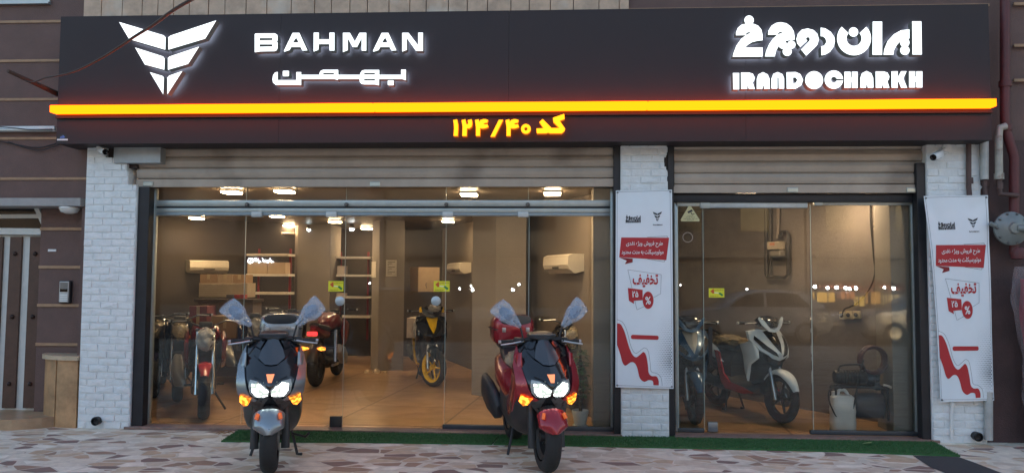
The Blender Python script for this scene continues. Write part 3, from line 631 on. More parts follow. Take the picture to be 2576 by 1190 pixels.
X0, X1, Z0, Z1 = rect(150, 706, 178, 762, .19); mb = MB(); mb.box(X0, X1, .175, .222, Z0, Z1, bev=.008); mb.build('housing', mat('intercom_black', (.03, .03, .035), .4), ic)
mb = MB(); mb.box(X0 + .008, X1 - .012, .168, .178, Z0 + .008, Z1 - .008, bev=.004); mb.build('faceplate', mat('intercom_silver', (.5, .5, .5), .35, .5), ic)
H_ = Z1 - Z0
mb = MB()
for k in range(6): z = Z1 - .025 - k * .011; mb.box(X0 + .018, X1 - .022, .1655, .1685, z - .003, z + .003)
mb.build('speaker_grille', mat('intercom_black', (0, 0, 0)), ic)
mb = MB(); mb.box(X0 + .018, X1 - .022, .165, .1685, Z0 + H_ * .5, Z0 + H_ * .64); mb.build('camera_window', mat('dark_glass', (0, 0, 0)), ic)
for k in range(4): z = Z0 + .022 + k * .022; mb = MB(); mb.box(X0 + .02, X1 - .024, .164, .1685, z - .007, z + .007, bev=.002); mb.build('call_button', mat('button_white', (.75, .75, .73), .4), ic)
X0, X1, Z0, Z1 = rect(121, 627, 141, 633, .21); mb = MB(); mb.box(X0, X1, .205, .222, Z0, Z1, bev=.002); o = mb.build('number_plate', mat('plate_white', (.7, .7, .7), .35)); tag(o, 'tiny white number plate on the wall by the gate', 'plate')
c = at(165, 511, -.04); sl_ = thing('ceiling_lamp', 'round white unlit lamp under the ledge over the gate', 'lamp', tuple(c))
mb = MB(); mb.lathe([(.095, .02), (.1, .0), (.08, -.035), (.04, -.05), (0, -.052)], Matrix.Translation(Vector((c.x, .03, ZL - .11)))); mb.build('shade', mat('lamp_opal', (.7, .7, .68), .3), sl_, smooth=True)
mb = MB(); mb.lathe([(0, 0), (.102, 0), (.102, -.022), (0, -.022)], Matrix.Translation(Vector((c.x, .03, ZL - .09)))); mb.build('base', WHITE, sl_)
X0, X1, Z0, Z1 = rect(-40, 318, 138, 331, -.04); ft = thing('tube_batten', 'white tube lamp batten on the brown wall left of the sign', 'lamp', ((X0 + X1) / 2, 0, Z0))
mb = MB(); mb.box(X0, X1, -.05, -.0, Z0, Z1, bev=.006); mb.build('housing', mat('batten_white', (.66, .68, .68), .4), ft)
mb = MB(); mb.tube([(X0, -.065, Z0 + .012), (X1 - .02, -.065, Z0 + .012)], .014); mb.build('tube', mat('tube_glass', (.6, .62, .6), .2), ft)
for i, (lb, pts, Y, r) in enumerate((('thin dark wire sagging over the white tube batten', [(-20, 318), (30, 322), (80, 327), (140, 326)], -.085, .005), ('thin dark wire drooping below the tan stripe beside the sign', [(-20, 352), (40, 364), (95, 372), (146, 360)], -.02, .006), ('lower thin dark wire drooping to the bottom corner of the sign', [(20, 357), (70, 374), (105, 378), (150, 364)], -.03, .006))):
    mb = MB(); mb.tube(spline([at(x, y, Y) for x, y in pts]), r, 6); tag(mb.build('wire', mat('wire_black', (.02, .018, .02), .6)), lb, 'wire', 'loose wires left of the sign')
mb = MB(); A_, B_ = at(20, 179, -.75), at(145, 237, -.20); mb.tube([A_, (A_ + B_) / 2, B_], [.02, .024, .03], 8); tag(mb.build('wooden_stick', mat('stick_wood', (.06, .035, .025), .8, var=.3)), 'dark wooden stick jutting from the left end of the sign', 'stick')
pts = [(62, 203, -.62), (85, 207, -.6), (115, 196, -.62), (150, 190, -.68), (190, 179, -.75), (240, 155, -.9), (290, 125, -1.1), (340, 92, -1.4), (385, 64, -1.7), (420, 38, -2.0), (455, 15, -2.3), (500, -10, -2.7), (640, -90, -4)]
P3 = spline([at(*p) for p in pts], 5); mb = MB(); mb.tube(P3, [.006 + .008 * min(1, i / 40) for i in range(len(P3))], 8); tag(mb.build('power_cable', mat('cable_brown', (.05, .036, .03), .5, var=.3)), 'brown cable running from the wooden stick across the lit emblem', 'cable')

# ================================================================== SECURITY CAMERAS
def sec_cam(label, c, aim, basept):
    t = thing('security_camera', label, 'camera', tuple(basept), group='white security cameras under the sign')
    c, aim = Vector(c), Vector(aim).normalized(); rot = aim.to_track_quat('Z', 'X').to_matrix().to_4x4()
    M = Matrix.Translation(c) @ rot
    mb = MB(); mb.box(-.034, .034, -.034, .034, -.07, .075, M, bev=.014); mb.build('body', mat('cam_white', (.72, .73, .74), .3), t, smooth=True)
    mb = MB(); mb.lathe([(0, .0), (.030, 0), (.030, .012), (.02, .012), (.012, .004), (0, .004)], Matrix.Translation(c + aim * .074) @ rot, 20); mb.build('lens', mat('dark_glass', (0, 0, 0)), t, smooth=True)
    mb = MB(); mb.box(-.036, -.034, -.02, .02, -.03, .06, M); mb.build('side_panel', mat('cam_black', (.015, .015, .017), .3), t)
    mb = MB(); mb.tube([Vector(basept), Vector(basept) * .5 + c * .5 + Vector((0, 0, .01)), c - aim * .04], .012); mb.lathe([(0, 0), (.045, 0), (.045, .02), (0, .025)], Matrix.Translation(Vector(basept)) @ Matrix.Rotation(R(90), 4, 'X')); mb.build('mount', mat('cam_white', (0, 0, 0)), t, smooth=True)
sec_cam('white bullet camera pointing right over the broken pillar corner', at(256, 377, -.2), (.75, -.45, -.35), at(246, 366, -.10))
sec_cam('white bullet camera pointing left over the shutter by the gas pipes', at(2358, 391, -.22), (-.72, -.5, -.33), at(2380, 372, -.1))

# ================================================================== BANNERS
RED = mat('print_red', (.44, .018, .024), .5, var=.05); INK = mat('print_black', (.03, .032, .04), .5, var=0); INKL = mat('print_line', (.16, .17, .19), .5, var=0)
TX = {k: text_geo(v, True, b) for k, v, b in (('a', 'طرح فروش ویژه نقدی', .014), ('b', 'موتورسیکلت به مدت محدود', .014), ('c', 'تخفیف', .03))}
TX['n'] = text_geo('۲۵', False, .03); TX['p'] = text_geo('%', False, .02); TX['w'] = text_geo('BAHMAN', False, .03)
FAB = mat('banner_cloth', (.76, .79, .82), .55, var=.03, vscale=4)
def banner(label, corners, Y, wave, seed):
    tl, tr, br, bl = [at(x, y, Y) for x, y in corners]
    t = thing('banner', label, 'banner', tuple((tl + tr) / 2), group='white advertising banners with red print')
    def B(u, v, off=0.0):
        p = (tl * (1 - u) + tr * u) * (1 - v) + (bl * (1 - u) + br * u) * v
        w_ = wave * (math.sin(u * 5 + seed) * math.sin(v * 3.2 + seed * 2) * .6 + .7 * noise.noise(Vector((u * 2.2, v * 3, seed))) + (.9 * (1 - v) ** 6 * math.sin(u * 6.5 + v * 9) if wave > .02 else 0))
        c_ = wave * .9 * (4 * (u - .5) ** 2) * (1 if wave > .02 else .2)
        return Vector((p.x + (math.sin(v * math.pi) * .03 * (1 - u) if wave > .02 else 0), p.y - .012 - abs(w_) * .8 + c_ * 0 - off, p.z))
    mb = MB(); mb.grid(lambda u, v: B(u, v), 30, 60); mb.build('cloth', FAB, t)
    U = lambda x, y, off=.003: B((x - 18) / 328.0, (y - 24) / 1144.0, off)
    def pr(name, m, loops, off=.003, cut=9.0):
        mb = MB(); vs_loops = [[(x, y) for x, y in lp] for lp in loops]
        mb.flat(vs_loops, lambda p: Vector((p.x, 0, p.y)))
        for it in range(4):
            ed = [e for e in mb.bm.edges if e.calc_length() > cut * 2.2]
            if not ed: break
            bmesh.ops.subdivide_edges(mb.bm, edges=ed, cuts=1); bmesh.ops.triangulate(mb.bm, faces=mb.bm.faces[:])
        for v in mb.bm.verts: v.co = U(v.co.x, v.co.z, off)
        return mb.build(name, m, t)
    def line(name, pts, wd=2.0, m=INKL, closed=False):
        mb = MB(); P_ = [Vector((x, 0, y)) for x, y in pts]
        if closed: P_.append(P_[0])
        for a, b in zip(P_, P_[1:]):
            n_ = max(1, int((b - a).length / 25)); d = (b - a).normalized(); s_ = Vector((-d.z, 0, d.x)) * wd / 2
            for k in range(n_):
                p, q_ = a + (b - a) * (k / n_), a + (b - a) * ((k + 1) / n_)
                mb.poly([U(*(p - s_).xz, .0025), U(*(p + s_).xz, .0025), U(*(q_ + s_).xz, .0025), U(*(q_ - s_).xz, .0025)])
        return mb.build(name, m, t)
    def txt(name, k, m, x0, y0, x1, y1, off=.006, skew=0):
        mb = MB(); add_text(mb, TX[k], lambda u, v: U(x0 + (x1 - x0) * u, y1 + (y0 - y1) * v + skew * (u - .5), off)); return mb.build(name, m, t)
    line('border', [(26, 33), (334, 30), (341, 1160), (26, 1156)], 1.6, INKL, True)
    mb = MB()
    for g in EMB:
        for lp in g: mb.flat([[(233 + (x - 900) / 733 * 54, 150 + (y - 158) / 557 * 58) for x, y in lp]], lambda p: U(p.x, p.y))
    mb.build('emblem', INK, t)
    txt('brand_lettering', 'w', INK, 234, 224, 288, 231)
    for nm, gl, x0, y0, sx, sy in (('persian_lettering', IDC_FA, 75, 168, 88 / 2430, 38 / 525), ('latin_lettering', IDC_EN, 75, 203, 88 / 2430, 12 / 235)):
        mb = MB(); oy = 47 if gl is IDC_FA else 755
        for g in gl: mb.flat([[(x0 + (x - 60) * sx, y0 + (y - oy) * sy) for x, y in lp] for lp in g], lambda p: U(p.x, p.y))
        mb.build(nm, INK, t)
    line('ribbon_outline', [(200, 299), (317, 294), (317, 300), (300, 440), (297, 442), (200, 425)], 1.8, INK)
    pr('ribbon', RED, [[(50, 300), (327, 303), (310, 432), (38, 415)]]); pr('ribbon_fold', mat('print_dark_red', (.22, .008, .012), .5, var=0), [[(38, 416), (116, 424), (116, 445), (70, 456), (82, 436)]])
    WI = mat('print_white', (.78, .78, .78), .5, var=0)
    txt('offer_lettering', 'a', WI, 78, 322, 290, 358); txt('offer_lettering', 'b', WI, 52, 370, 294, 404)
    line('outline', [(88, 488), (280, 516), (276, 626), (236, 648)], 1.8); line('outline', [(88, 488), (140, 720), (182, 700)], 1.8)
    pr('number_flag', RED, [[(88, 594), (173, 604), (173, 664), (122, 668), (124, 686), (94, 668)]]); pr('percent_disc', RED, [[(204 + 31 * math.cos(a * .2618), 664 + 50 * math.sin(a * .2618)) for a in range(24)]], .0045)
    txt('number', 'n', WI, 112, 612, 148, 648); txt('percent_sign', 'p', WI, 188, 643, 219, 688, .0075)
    txt('discount_lettering', 'c', RED, 116, 514, 262, 590, .004)
    pr('red_bar', RED, [[(114, 864), (256, 867), (263, 872), (263, 886), (256, 891), (114, 889), (106, 884), (106, 870)]])
    top = [(27, 800), (48, 806), (70, 850), (92, 925), (112, 975), (135, 993), (160, 975), (178, 962), (193, 985), (202, 1040), (206, 1080), (222, 1098), (250, 1100), (262, 1125), (262, 1150)]
    bot = [(232, 1150), (228, 1126), (205, 1122), (180, 1132), (155, 1110), (143, 1060), (128, 1028), (105, 1022), (75, 1042), (58, 1025), (44, 975), (27, 925)]
    sp = lambda L: [(p.x, p.y) for p in spline([(x, y, 0) for x, y in L], 4)]
    pr('red_wave', RED, [sp(top) + sp(bot)])
    line('wave_line', sp([(27, 778), (60, 795), (85, 850), (105, 930), (130, 970), (158, 955), (182, 938), (203, 955), (214, 1020), (220, 1072), (250, 1082), (275, 1105), (282, 1152)]), 1.8)
    mb = MB()
    for i in range(13):
        for j in range(44):
            x = 334 - i * 9 - (j % 2) * 4.5; y = 1150 - j * 10.5; r = 4.2 * max(0, 1 - i / 12.5) * max(0, 1 - abs(y - 1020) / (330 if y < 1020 else 190)) * (1.0 if x > 230 else .5)
            if r > .5 and not (x < 290 and y > 1100): mb.poly([U(x + r * math.cos(a), y + r * math.sin(a) * 1.2) for a in [0, 1.05, 2.1, 3.14, 4.19, 5.24]])
    mb.build('dot_pattern', INKL, t)
    for u, v in ((.03, .01), (.97, .01), (.03, .99), (.97, .99)):
        mb = MB(); mb.lathe([(.004, 0), (.010, 0), (.010, .004), (.004, .004)], Matrix.Translation(B(u, v, .001)) @ Matrix.Rotation(R(90), 4, 'X'), 12); mb.build('eyelet', mat('bolt_steel', (0, 0, 0)), t)
banner('flat white banner with red print on the pillar between the windows', [(1549, 480), (1690, 478), (1694, 977), (1548, 973)], -.135, .006, 1)
banner('curled white banner with red print hanging askew beside the gas regulator', [(2321, 494), (2483, 492), (2498, 1006), (2363, 1010)], -.16, .03, 2)

# ================================================================== STICKERS ON THE GLASS
def sticker(label, xa, ya, xb, yb):
    Y = GY - .0065; X0, X1, Z0, Z1 = rect(xa, ya, xb, yb, Y); W_, H2 = X1 - X0, Z1 - Z0
    t = thing('sticker', label, 'sticker', ((X0 + X1) / 2, Y, (Z0 + Z1) / 2), group='yellow push and pull stickers')
    f = lambda o: (lambda p: Vector((X0 + W_ * p.x, Y - o, Z0 + H2 * p.y)))
    for nm, c, lp, o in (('film', (.74, .70, .03), [(0, 0), (1, 0), (1, 1), (0, 1)], 0), ('red_arrow', (.60, .10, .02), [(.10, .68), (.32, .95), (.36, .48), (.26, .40)], .001), ('green_arrow', (.03, .22, .05), [(.94, .30), (.86, .12), (.62, .42), (.72, .55)], .001), ('white_line', (.8, .8, .7), [(.36, .48), (.64, .44), (.64, .52), (.36, .56)], .001)):
        mb = MB(); mb.flat([lp], f(o)); mb.build(nm, mat('sticker_' + nm, c, .35, var=0), t)
    mb = MB(); add_text(mb, STK[0], lambda u, v: f(.001)(Vector((.34 + .6 * u, .74 + .14 * v, 0)))); add_text(mb, STK[1], lambda u, v: f(.001)(Vector((.06 + .55 * u, .07 + .14 * v, 0)))); mb.build('lettering', mat('sticker_ink', (.16, .02, .01), .4, var=0), t)
STK = (text_geo('لطفا بکشید', True, .02) if all(c in AR or c == ' ' for c in 'لطفا بکشید') else None, text_geo('لطفا فشار', True, .02))
sticker('yellow sticker on the left door, over the white shelves', 826, 707, 864, 733)
sticker('yellow sticker on the glass door over the hung carton', 1091, 707, 1131, 733)
sticker('yellow sticker on the right hand glass door, above the white scooter', 1783, 725, 1822, 748)
c = at(1735, 540, GY - .008); ws = thing('warning_sticker', 'yellow triangular camera warning sticker in the top corner of the glass', 'sticker', tuple(c))
tri = [at(x, y, GY - .0065) for x, y in ((1737, 517), (1733, 517), (1712, 553), (1714, 557), (1759, 557), (1760, 553))]
mb = MB(); mb.flat([[tuple(p) for p in tri]]); mb.build('film', mat('warn_yellow', (.62, .56, .30), .35, var=0), ws)
mb = MB(); Yk = GY - .008; mb.flat([[tuple(at(x, y, Yk)) for x, y in ((1729, 533), (1740, 527), (1743, 531), (1732, 537))]]); mb.flat([[tuple(at(x, y, Yk)) for x, y in ((1737, 535), (1739, 534), (1742, 539), (1747, 537), (1747, 539), (1741, 541))]]); mb.build('camera_mark', mat('print_black', (0, 0, 0)), ws)
mb = MB()
for k, (xa, xb) in enumerate(((1729, 1743), (1724, 1748), (1719, 1754), (1727, 1745))):
    a, b = at(xa, 543.5 + k * 3.6, Yk), at(xb, 543.5 + k * 3.6, Yk); add_text(mb, STK[k % 2], lambda u, v: Vector((a.x + (b.x - a.x) * u, Yk, a.z - .005 + .011 * v)))
mb.build('lettering', mat('print_black', (0, 0, 0)), ws)
c = at(1730, 597, GY - .007); mb = MB(); mb.flat([[(c.x + x, c.z + z) for x, z in circ(0, 0, .052, 28)], [(c.x + x, c.z + z) for x, z in circ(0, 0, .048, 28)]], lambda p: Vector((p.x, GY - .0065, p.y)))
tag(mb.build('round_sticker', mat('clear_sticker', (.5, .47, .42), .4)), 'faint round sticker ring on the glass below the triangular sticker', 'sticker')

# ================================================================== PIPES, GAS REGULATOR, WRAPPED AWNING ON THE RIGHT
PR = mat('red_pipe', (.10, .022, .024), .5, var=.3, vscale=5); PWh = mat('white_pipe', (.42, .42, .40), .5, var=.2, stain=((.22, .12, .07), 6, .62)); PGy = mat('grey_pipe', (.36, .34, .30), .5, .3, var=.3, stain=((.12, .06, .04), 9, .55)); PBr = mat('brown_pipe', (.09, .05, .045), .6, var=.3)
def pipe(label, pts, r, m, Y, coll=()):
    P_ = [at(x, y, Y) if len(p) == 2 else at(*p) for p in pts for (x, y) in [p[:2]]]
    t = thing('wall_pipe', label, 'pipe', tuple(P_[-1]), group='pipes on the wall at the right edge')
    mb = MB(); mb.tube(P_, r, 14); mb.build('tube', m, t, smooth=True)
    for x, y in coll: c = at(x, y, Y); k = MB(); k.lathe([(0, -.03), (r * 1.25, -.03), (r * 1.25, .03), (0, .03)], Matrix.Translation(c), 16); k.build('collar', m, t, smooth=True)
pipe('red downpipe rising past the end of the amber strip', [(2528, -60), (2528, 300), (2531, 330), (2545, 375), (2551, 395), (2551, 640)], .045, PR, -.14, ((2528, 212), (2530, 322)))
pipe('rusty grey pipe bending down beside the end of the sign', [(2530, 318), (2515, 322), (2512, 340), (2513, 444)], .036, PGy, -.2, ((2513, 444),))
pipe('dark threaded pipe with a valve above the round regulator', [(2513, 444), (2516, 488), (2560, 492)], .024, PBr, -.2, ((2515, 468),))
pipe('stubby white pipe under the right end of the sign', [(2476, 352), (2476, 452)], .04, PWh, -.15, ())
pipe('thin dark pipe below the white pipe, ending at the curled banner', [(2477, 452), (2480, 500)], .022, PBr, -.14, ((2478, 462),))
pipe('thin brown pipe down the white bricks beside the bullet camera', [(2437, 350), (2437, 470), (2441, 520)], .024, PBr, -.14, ((2440, 455),))
pipe('white pipe standing on the paving below the curled banner', [(2487, 985), (2487, 1106)], .038, PWh, -.15, ())
pipe('thin painted pipe on the bricks under the curled banner', [(2398, 1016), (2394, 1030), (2394, 1104)], .016, WHITE, -.12, ((2396, 1016),))
c = at(2543, 575, -.2); gr = thing('gas_regulator', 'round grey gas regulator on the dark wall at the right edge', 'gas regulator', tuple(c))
M = Matrix.Translation(c) @ Matrix.Rotation(R(90), 4, 'X')
mb = MB(); mb.lathe([(0, -.06), (.13, -.05), (.165, -.012), (.165, .012), (.13, .035), (.06, .06), (.05, .085), (0, .09)], M, 32); mb.build('body', mat('regulator_grey', (.20, .22, .215), .45, .4, var=.2), gr, smooth=True)
for k in range(10):
    a = k * .628; mb = MB(); mb.lathe([(0, .03), (.010, .03), (.010, 0), (0, 0)], Matrix.Translation(c + Vector((.148 * math.cos(a), -.012, .148 * math.sin(a)))) @ Matrix.Rotation(R(90), 4, 'X'), 8); mb.build('bolt', mat('bolt_steel', (0, 0, 0)), gr)
mb = MB(); mb.tube([c + Vector((.02, -.07, 0)), c + Vector((.10, -.09, -.01)), c + Vector((.22, -.08, -.02))], .035); mb.build('outlet', mat('regulator_grey', (0, 0, 0)), gr, smooth=True)
mb = MB(); mb.tube([c + Vector((-.15, -.02, .02)), c + Vector((-.21, -.02, .05))], .022); mb.build('nipple', mat('regulator_grey', (0, 0, 0)), gr, smooth=True)
c = at(2560, 636, -.15); mb = MB(); mb.lathe([(0, .06), (.05, .05), (.07, 0), (.06, -.06), (0, -.07)], Matrix.Translation(c)); tag(mb.build('red_valve', PR, None, smooth=True), 'dull red valve body under the round gas regulator', 'valve')
# awning bundle in clear plastic
b0_ = G(2545, 1108, 0); t = thing('wrapped_bundle', 'tall red bundle wrapped in clear plastic sheet at the right edge', 'bundle', (b0_.x + .1, -.2, 0))
def lump(o, s): return lambda zz, k, n, rx, ry, cx_: None
mb = MB(); rg = []
for i in range(26):
    f = i / 25; z = f * 1.62; cx_ = b0_.x + .28 - .13 * f; rr = []
    for k in range(30):
        a = 2 * math.pi * k / 30; nn = noise.noise(Vector((math.cos(a) * 2, math.sin(a) * 2, z * 2.2))); fold = .02 * math.sin(a * 9 + z * 1.5)
        rr.append(Vector((cx_ + math.cos(a) * (.22 + .05 * nn + fold), -.26 + math.sin(a) * (.11 + .03 * nn + fold), z)))
    rg.append(rr)
mb.rings(rg); mb.build('red_cloth', mat('awning_red', (.20, .012, .03), .6, var=.3), t, smooth=True)
mb = MB(); rg = []
for i in range(36):
    f = i / 35; z = f * 1.74; cx_ = b0_.x + .27 - .15 * f; rr = []
    for k in range(44):
        a = 2 * math.pi * k / 44; nn = noise.noise(Vector((math.cos(a) * 3, math.sin(a) * 3, z * 3 + 9))) + .5 * noise.noise(Vector((math.cos(a) * 7, math.sin(a) * 7, z * 6)))
        rr.append(Vector((cx_ + math.cos(a) * (.26 + .05 * nn - .05 * max(0, f - .9) * 10), -.26 + math.sin(a) * (.14 + .04 * nn), z)))
    rg.append(rr)
mb.rings(rg, cap=False); mb.build('plastic_sheet', wrap_mat('clear_sheet', (.40, .34, .36), .2), t, smooth=True)
# drains at the pillar feet
for lb, x, y, Y in (('black drain pipe mouth at the foot of the pillar beside the gate', 246, 1057, -.11), ('dark steel drain mouth at the foot of the pillar under the curled banner', 2455, 1096, -.12)):
    c = at(x, y, Y); mb = MB(); mb.lathe([(.030, -.02), (.042, -.02), (.045, .05), (.036, .055), (.030, .03), (0, .02)], Matrix.Translation(c) @ Matrix.Rotation(R(90), 4, 'X'), 20); tag(mb.build('drain_pipe', mat('drain_black', (.015, .015, .016), .4, .3), None, smooth=True), lb, 'drain pipe')
c = G(2432, 1106, 0); mb = MB(); mb.lathe([(0, .03), (.10, .022), (.15, 0)], Matrix.Translation(Vector((c.x, c.y - .04, .002))) @ Matrix.Diagonal((1, .5, 1, 1)), 18); tag(mb.build('mortar_lump', mat('mortar_dark', (.06, .058, .058), .9, bump=.6, bscale=40), None, smooth=True), 'dark lump of mortar on the paving below the steel drain', 'mortar lump')

# ================================================================== TURF MATS, LEAF, TWIG
TURF = mat('turf', (.042, .13, .038), .85, var=.3, vscale=30)
def turf(label, pts, seed, h=.014):
    r = random.Random(seed); P_ = [G(x, y, 0) for x, y in pts]; loop = [(p.x, p.y) for p in P_]; c = sum((p.x for p in P_)) / len(P_), sum((p.y for p in P_)) / len(P_)
    t = thing('turf_mat', label, 'mat', (c[0], c[1], 0), group='green turf mats before the doors')
    mb = MB(); mb.flat([loop], lambda p: Vector((p.x, p.y, h)), depth=Vector((0, 0, -h + .002))); mb.build('backing', TURF, t)
    mb = MB(); xs, ys = [p[0] for p in loop], [p[1] for p in loop]; n = 0
    def inside(x, y):
        k = False
        for (ax, ay), (bx_, by_) in zip(loop, loop[1:] + loop[:1]):
            if (ay > y) != (by_ > y) and x < (bx_ - ax) * (y - ay) / (by_ - ay) + ax: k = not k
        return k
    N = int((max(xs) - min(xs)) * (max(ys) - min(ys)) * 9000)
    for _ in range(N):
        x, y = r.uniform(min(xs), max(xs)), r.uniform(min(ys), max(ys))
        if not inside(x, y): continue
        a = r.uniform(0, 6.28); l = r.uniform(.010, .022); d = Vector((math.cos(a), math.sin(a), 0)); b = Vector((x, y, h))
        mb.poly([b - d * .0022, b + d * .0022, b + Vector((r.uniform(-.008, .008), r.uniform(-.008, .008), l))])
    mb.build('pile', TURF, t)
turf('green turf mat under the silver scooter', [(556, 1112), (604, 1081), (900, 1084), (1262, 1091), (1237, 1119), (900, 1114)], 1)
turf('long green turf mat running from the red scooter past the right window', [(1241, 1119), (1266, 1089), (1700, 1097), (2050, 1103), (2345, 1112), (2416, 1149), (2060, 1136), (1600, 1126)], 2)
c = G(2182, 1116, .03); lf = MB(); lf.flat([[(c.x + x, c.y + y) for x, y in ((-.055, -.01), (-.02, -.022), (.03, -.012), (.06, .025), (.015, .02), (-.03, .012))]], lambda p: Vector((p.x, p.y, .036 + .3 * abs(p.y - c.y) + .1 * (p.x - c.x)))); tag(lf.build('fallen_leaf', mat('leaf_pale', (.22, .30, .10), .5, var=0)), 'pale green leaf lying on the turf mat', 'leaf', kind='thing')
c = G(560, 1093, 0); mb = MB()
c = G(566, 1093, 0); mb.tube(spline([(c.x - .09, c.y, .012), (c.x - .05, c.y + .02, .03), (c.x, c.y - .02, .02), (c.x + .05, c.y + .02, .03), (c.x + .10, c.y, .01)]), .004, 6); mb.tube(spline([(c.x - .06, c.y - .02, .01), (c.x + .01, c.y + .01, .045), (c.x + .03, c.y + .03, .01)]), .004, 6); tag(mb.build('twig', mat('twig', (.30, .16, .06), .7)), 'small curled dry twig on the paving before the left window', 'twig')

# ================================================================== SHOP INTERIOR
WARM = (1.0, .68, .38)
PANEL = emit_mat('warm_panel', WARM, 34.0)
def ceiling_light(label, x, y):
    c = G(x, y, 2.55); t = thing('ceiling_light', label, 'ceiling light', (c.x, c.y, 2.57), group='warm ceiling lights in the shop')
    mb = MB(); mb.box(c.x - .10, c.x + .10, c.y - .10, c.y + .10, 2.545, 2.57, bev=.008); mb.build('frame', mat('lamp_frame', (.6, .55, .5), .4), t)
    mb = MB(); mb.box(c.x - .088, c.x + .088, c.y - .088, c.y + .088, 2.528, 2.5455, bev=.006); mb.build('diffuser', PANEL, t)
for lb, x, y in (('lit square ceiling light behind the left transom pane, nearer the left door joint', 583, 482), ('lit square ceiling light behind the transom, right of the left door joint', 716, 480),
                 ('lit square ceiling light above the wall air conditioner on the left', 495, 548), ('lit square ceiling light just inside the left door, below the rail', 697, 543), ('lit square ceiling light left of the second door joint', 843, 557),
                 ('small lit ceiling light over the left shelves, lowest of its row', 726, 567), ('lit ceiling light half hidden by the free column', 922, 574), ('lit square ceiling light behind the third glass joint', 1127, 556),
                 ('lit square ceiling light behind the right transom pane', 1390, 486), ('lit ceiling light peeping out beside the big column', 1180, 488)):
    ceiling_light(lb, x, y)

for lb, x, y in (('white spot lamp near the ceiling, left of the second door joint', 778, 574), ('white spot lamp near the ceiling, right of the second door joint', 885, 572)):
    c = G(x, y, 2.50); t = thing('spot_lamp', lb, 'spot lamp', tuple(c)); mb = MB(); mb.lathe([(0, .06), (.03, .06), (.05, 0), (.045, -.03)], Matrix.Translation(c), 16); mb.build('housing', mat('chrome', (0, 0, 0)), t)
    mb = MB(); mb.lathe([(.04, -.01), (.045, -.03), (.03, -.055), (0, -.06)], Matrix.Translation(c), 16); mb.build('bulb', emit_mat('cold_bulb', (.85, .93, 1), 14), t, smooth=True)

class WF:                                                # frame of a vertical wall: measured points land on it
    def __init__(s, p0, p1):
        s.p0 = Vector((p0[0], p0[1], 0)); s.d = (Vector((p1[0], p1[1], 0)) - s.p0).normalized(); s.n = Vector((s.d.y, -s.d.x, 0))   # n points into the room (towards the street)
        s.M = Matrix(((s.d.x, -s.n.x, 0, s.p0.x), (s.d.y, -s.n.y, 0, s.p0.y), (0, 0, 1, 0), (0, 0, 0, 1)))
    def hit(s, px, py, o=0.0):
        r = ray(px, py); p = s.p0 + s.n * o; k = (p - CAM).dot(s.n) / r.dot(s.n); w_ = CAM + r * k; return ((w_ - s.p0).dot(s.d), w_.z)
    def box(s, mb, u0, u1, z0, z1, o0, o1, bev=0.0): mb.box(u0, u1, -o1, -o0, z0, z1, s.M, bev); return mb
    def pt(s, u, o, z): return s.M @ Vector((u, -o, z))
    def rect(s, x0, y0, x1, y1, o=0.0):
        xm, ym = (x0 + x1) / 2, (y0 + y1) / 2; return s.hit(x0, ym, o)[0], s.hit(x1, ym, o)[0], s.hit(xm, y1, o)[1], s.hit(xm, y0, o)[1]
ACW = mat('ac_white', (.62, .56, .46), .4, var=.04)
def aircon(label, wf, x0, y0, x1, y1, dep=.21):
    u0, u1, z0, z1 = wf.rect(x0, y0, x1, y1, dep)
    if u0 > u1: u0, u1 = u1, u0
    if u1 - u0 > 1.1: c = (u0 + u1) / 2; u0, u1 = c - .5, c + .5
    t = thing('air_conditioner', label, 'air conditioner', tuple(wf.pt((u0 + u1) / 2, 0, z0)), group='wall air conditioners'); h = z1 - z0
    prof = [(.0, z0 + .03), (dep * .55, z0), (dep * .9, z0 + h * .22), (dep, z0 + h * .45), (dep * .96, z0 + h * .9), (dep * .7, z1), (0, z1)]
    mb = MB(); mb.rings([[wf.pt(u, o, z) for o, z in prof] for u in (u0, u1)])
    for f in mb.bm.faces: f.smooth = False
    mb.build('body', ACW, t)
    mb = MB(); wf.box(mb, u0 + .05, u1 - .05, z0 + h * .2, z0 + h * .235, dep * .86, dep * .945); mb.build('air_slot', mat('dark_gap', (.04, .03, .025), .6), t)
    mb = MB(); wf.box(mb, (u0 + u1) / 2 - .09, (u0 + u1) / 2 + .09, z0 + h * .26, z0 + h * .34, dep * .95, dep * 1.0); mb.build('display', mat('dark_gap', (0, 0, 0)), t)
WL = WF(PA, PB); WRF = WF(WR0, WR1); WO = WF(OB0, OB1)
aircon('wall air conditioner above the cartons on the left wall', WL, 478, 655, 576, 687)
aircon('wall air conditioner seen end on beside the hung carton', WRF, 1124, 661, 1156, 689)
aircon('wall air conditioner on the wall behind the red scooter', WRF, 1366, 640, 1428, 688)
CARD = mat('cardboard', (.36, .23, .13), .8, var=.1); CARD2 = mat('cardboard_pale', (.45, .33, .22), .8, var=.1)
def carton(label, x0, y0, x1, y1, Y, dep=.3, m=None, rz=0, cat='carton', name='carton', tape=True):
    X0, X1, Z0, Z1 = rect(x0, y0, x1, y1, Y); t = thing(name, label, cat, ((X0 + X1) / 2, Y + dep / 2, Z0), rz)
    hw = (X1 - X0) / 2; M = t.matrix_basis
    mb = MB(); mb.box(-hw, hw, -dep / 2, dep / 2, 0, Z1 - Z0, M, .004); mb.build('box', m or CARD, t)
    if tape:
        mb = MB(); mb.box(-.025, .025, -dep / 2 - .002, dep / 2 + .002, (Z1 - Z0) * .45, Z1 - Z0 + .002, M); mb.build('tape', mat('tape', (.5, .38, .22), .3), t)
    return t
carton('left carton of the three on the cabinet under the left air conditioner', 503, 690, 546, 712, 4.25)
carton('middle carton of the three on the cabinet under the left air conditioner', 547, 690, 585, 712, 4.25, m=CARD2)
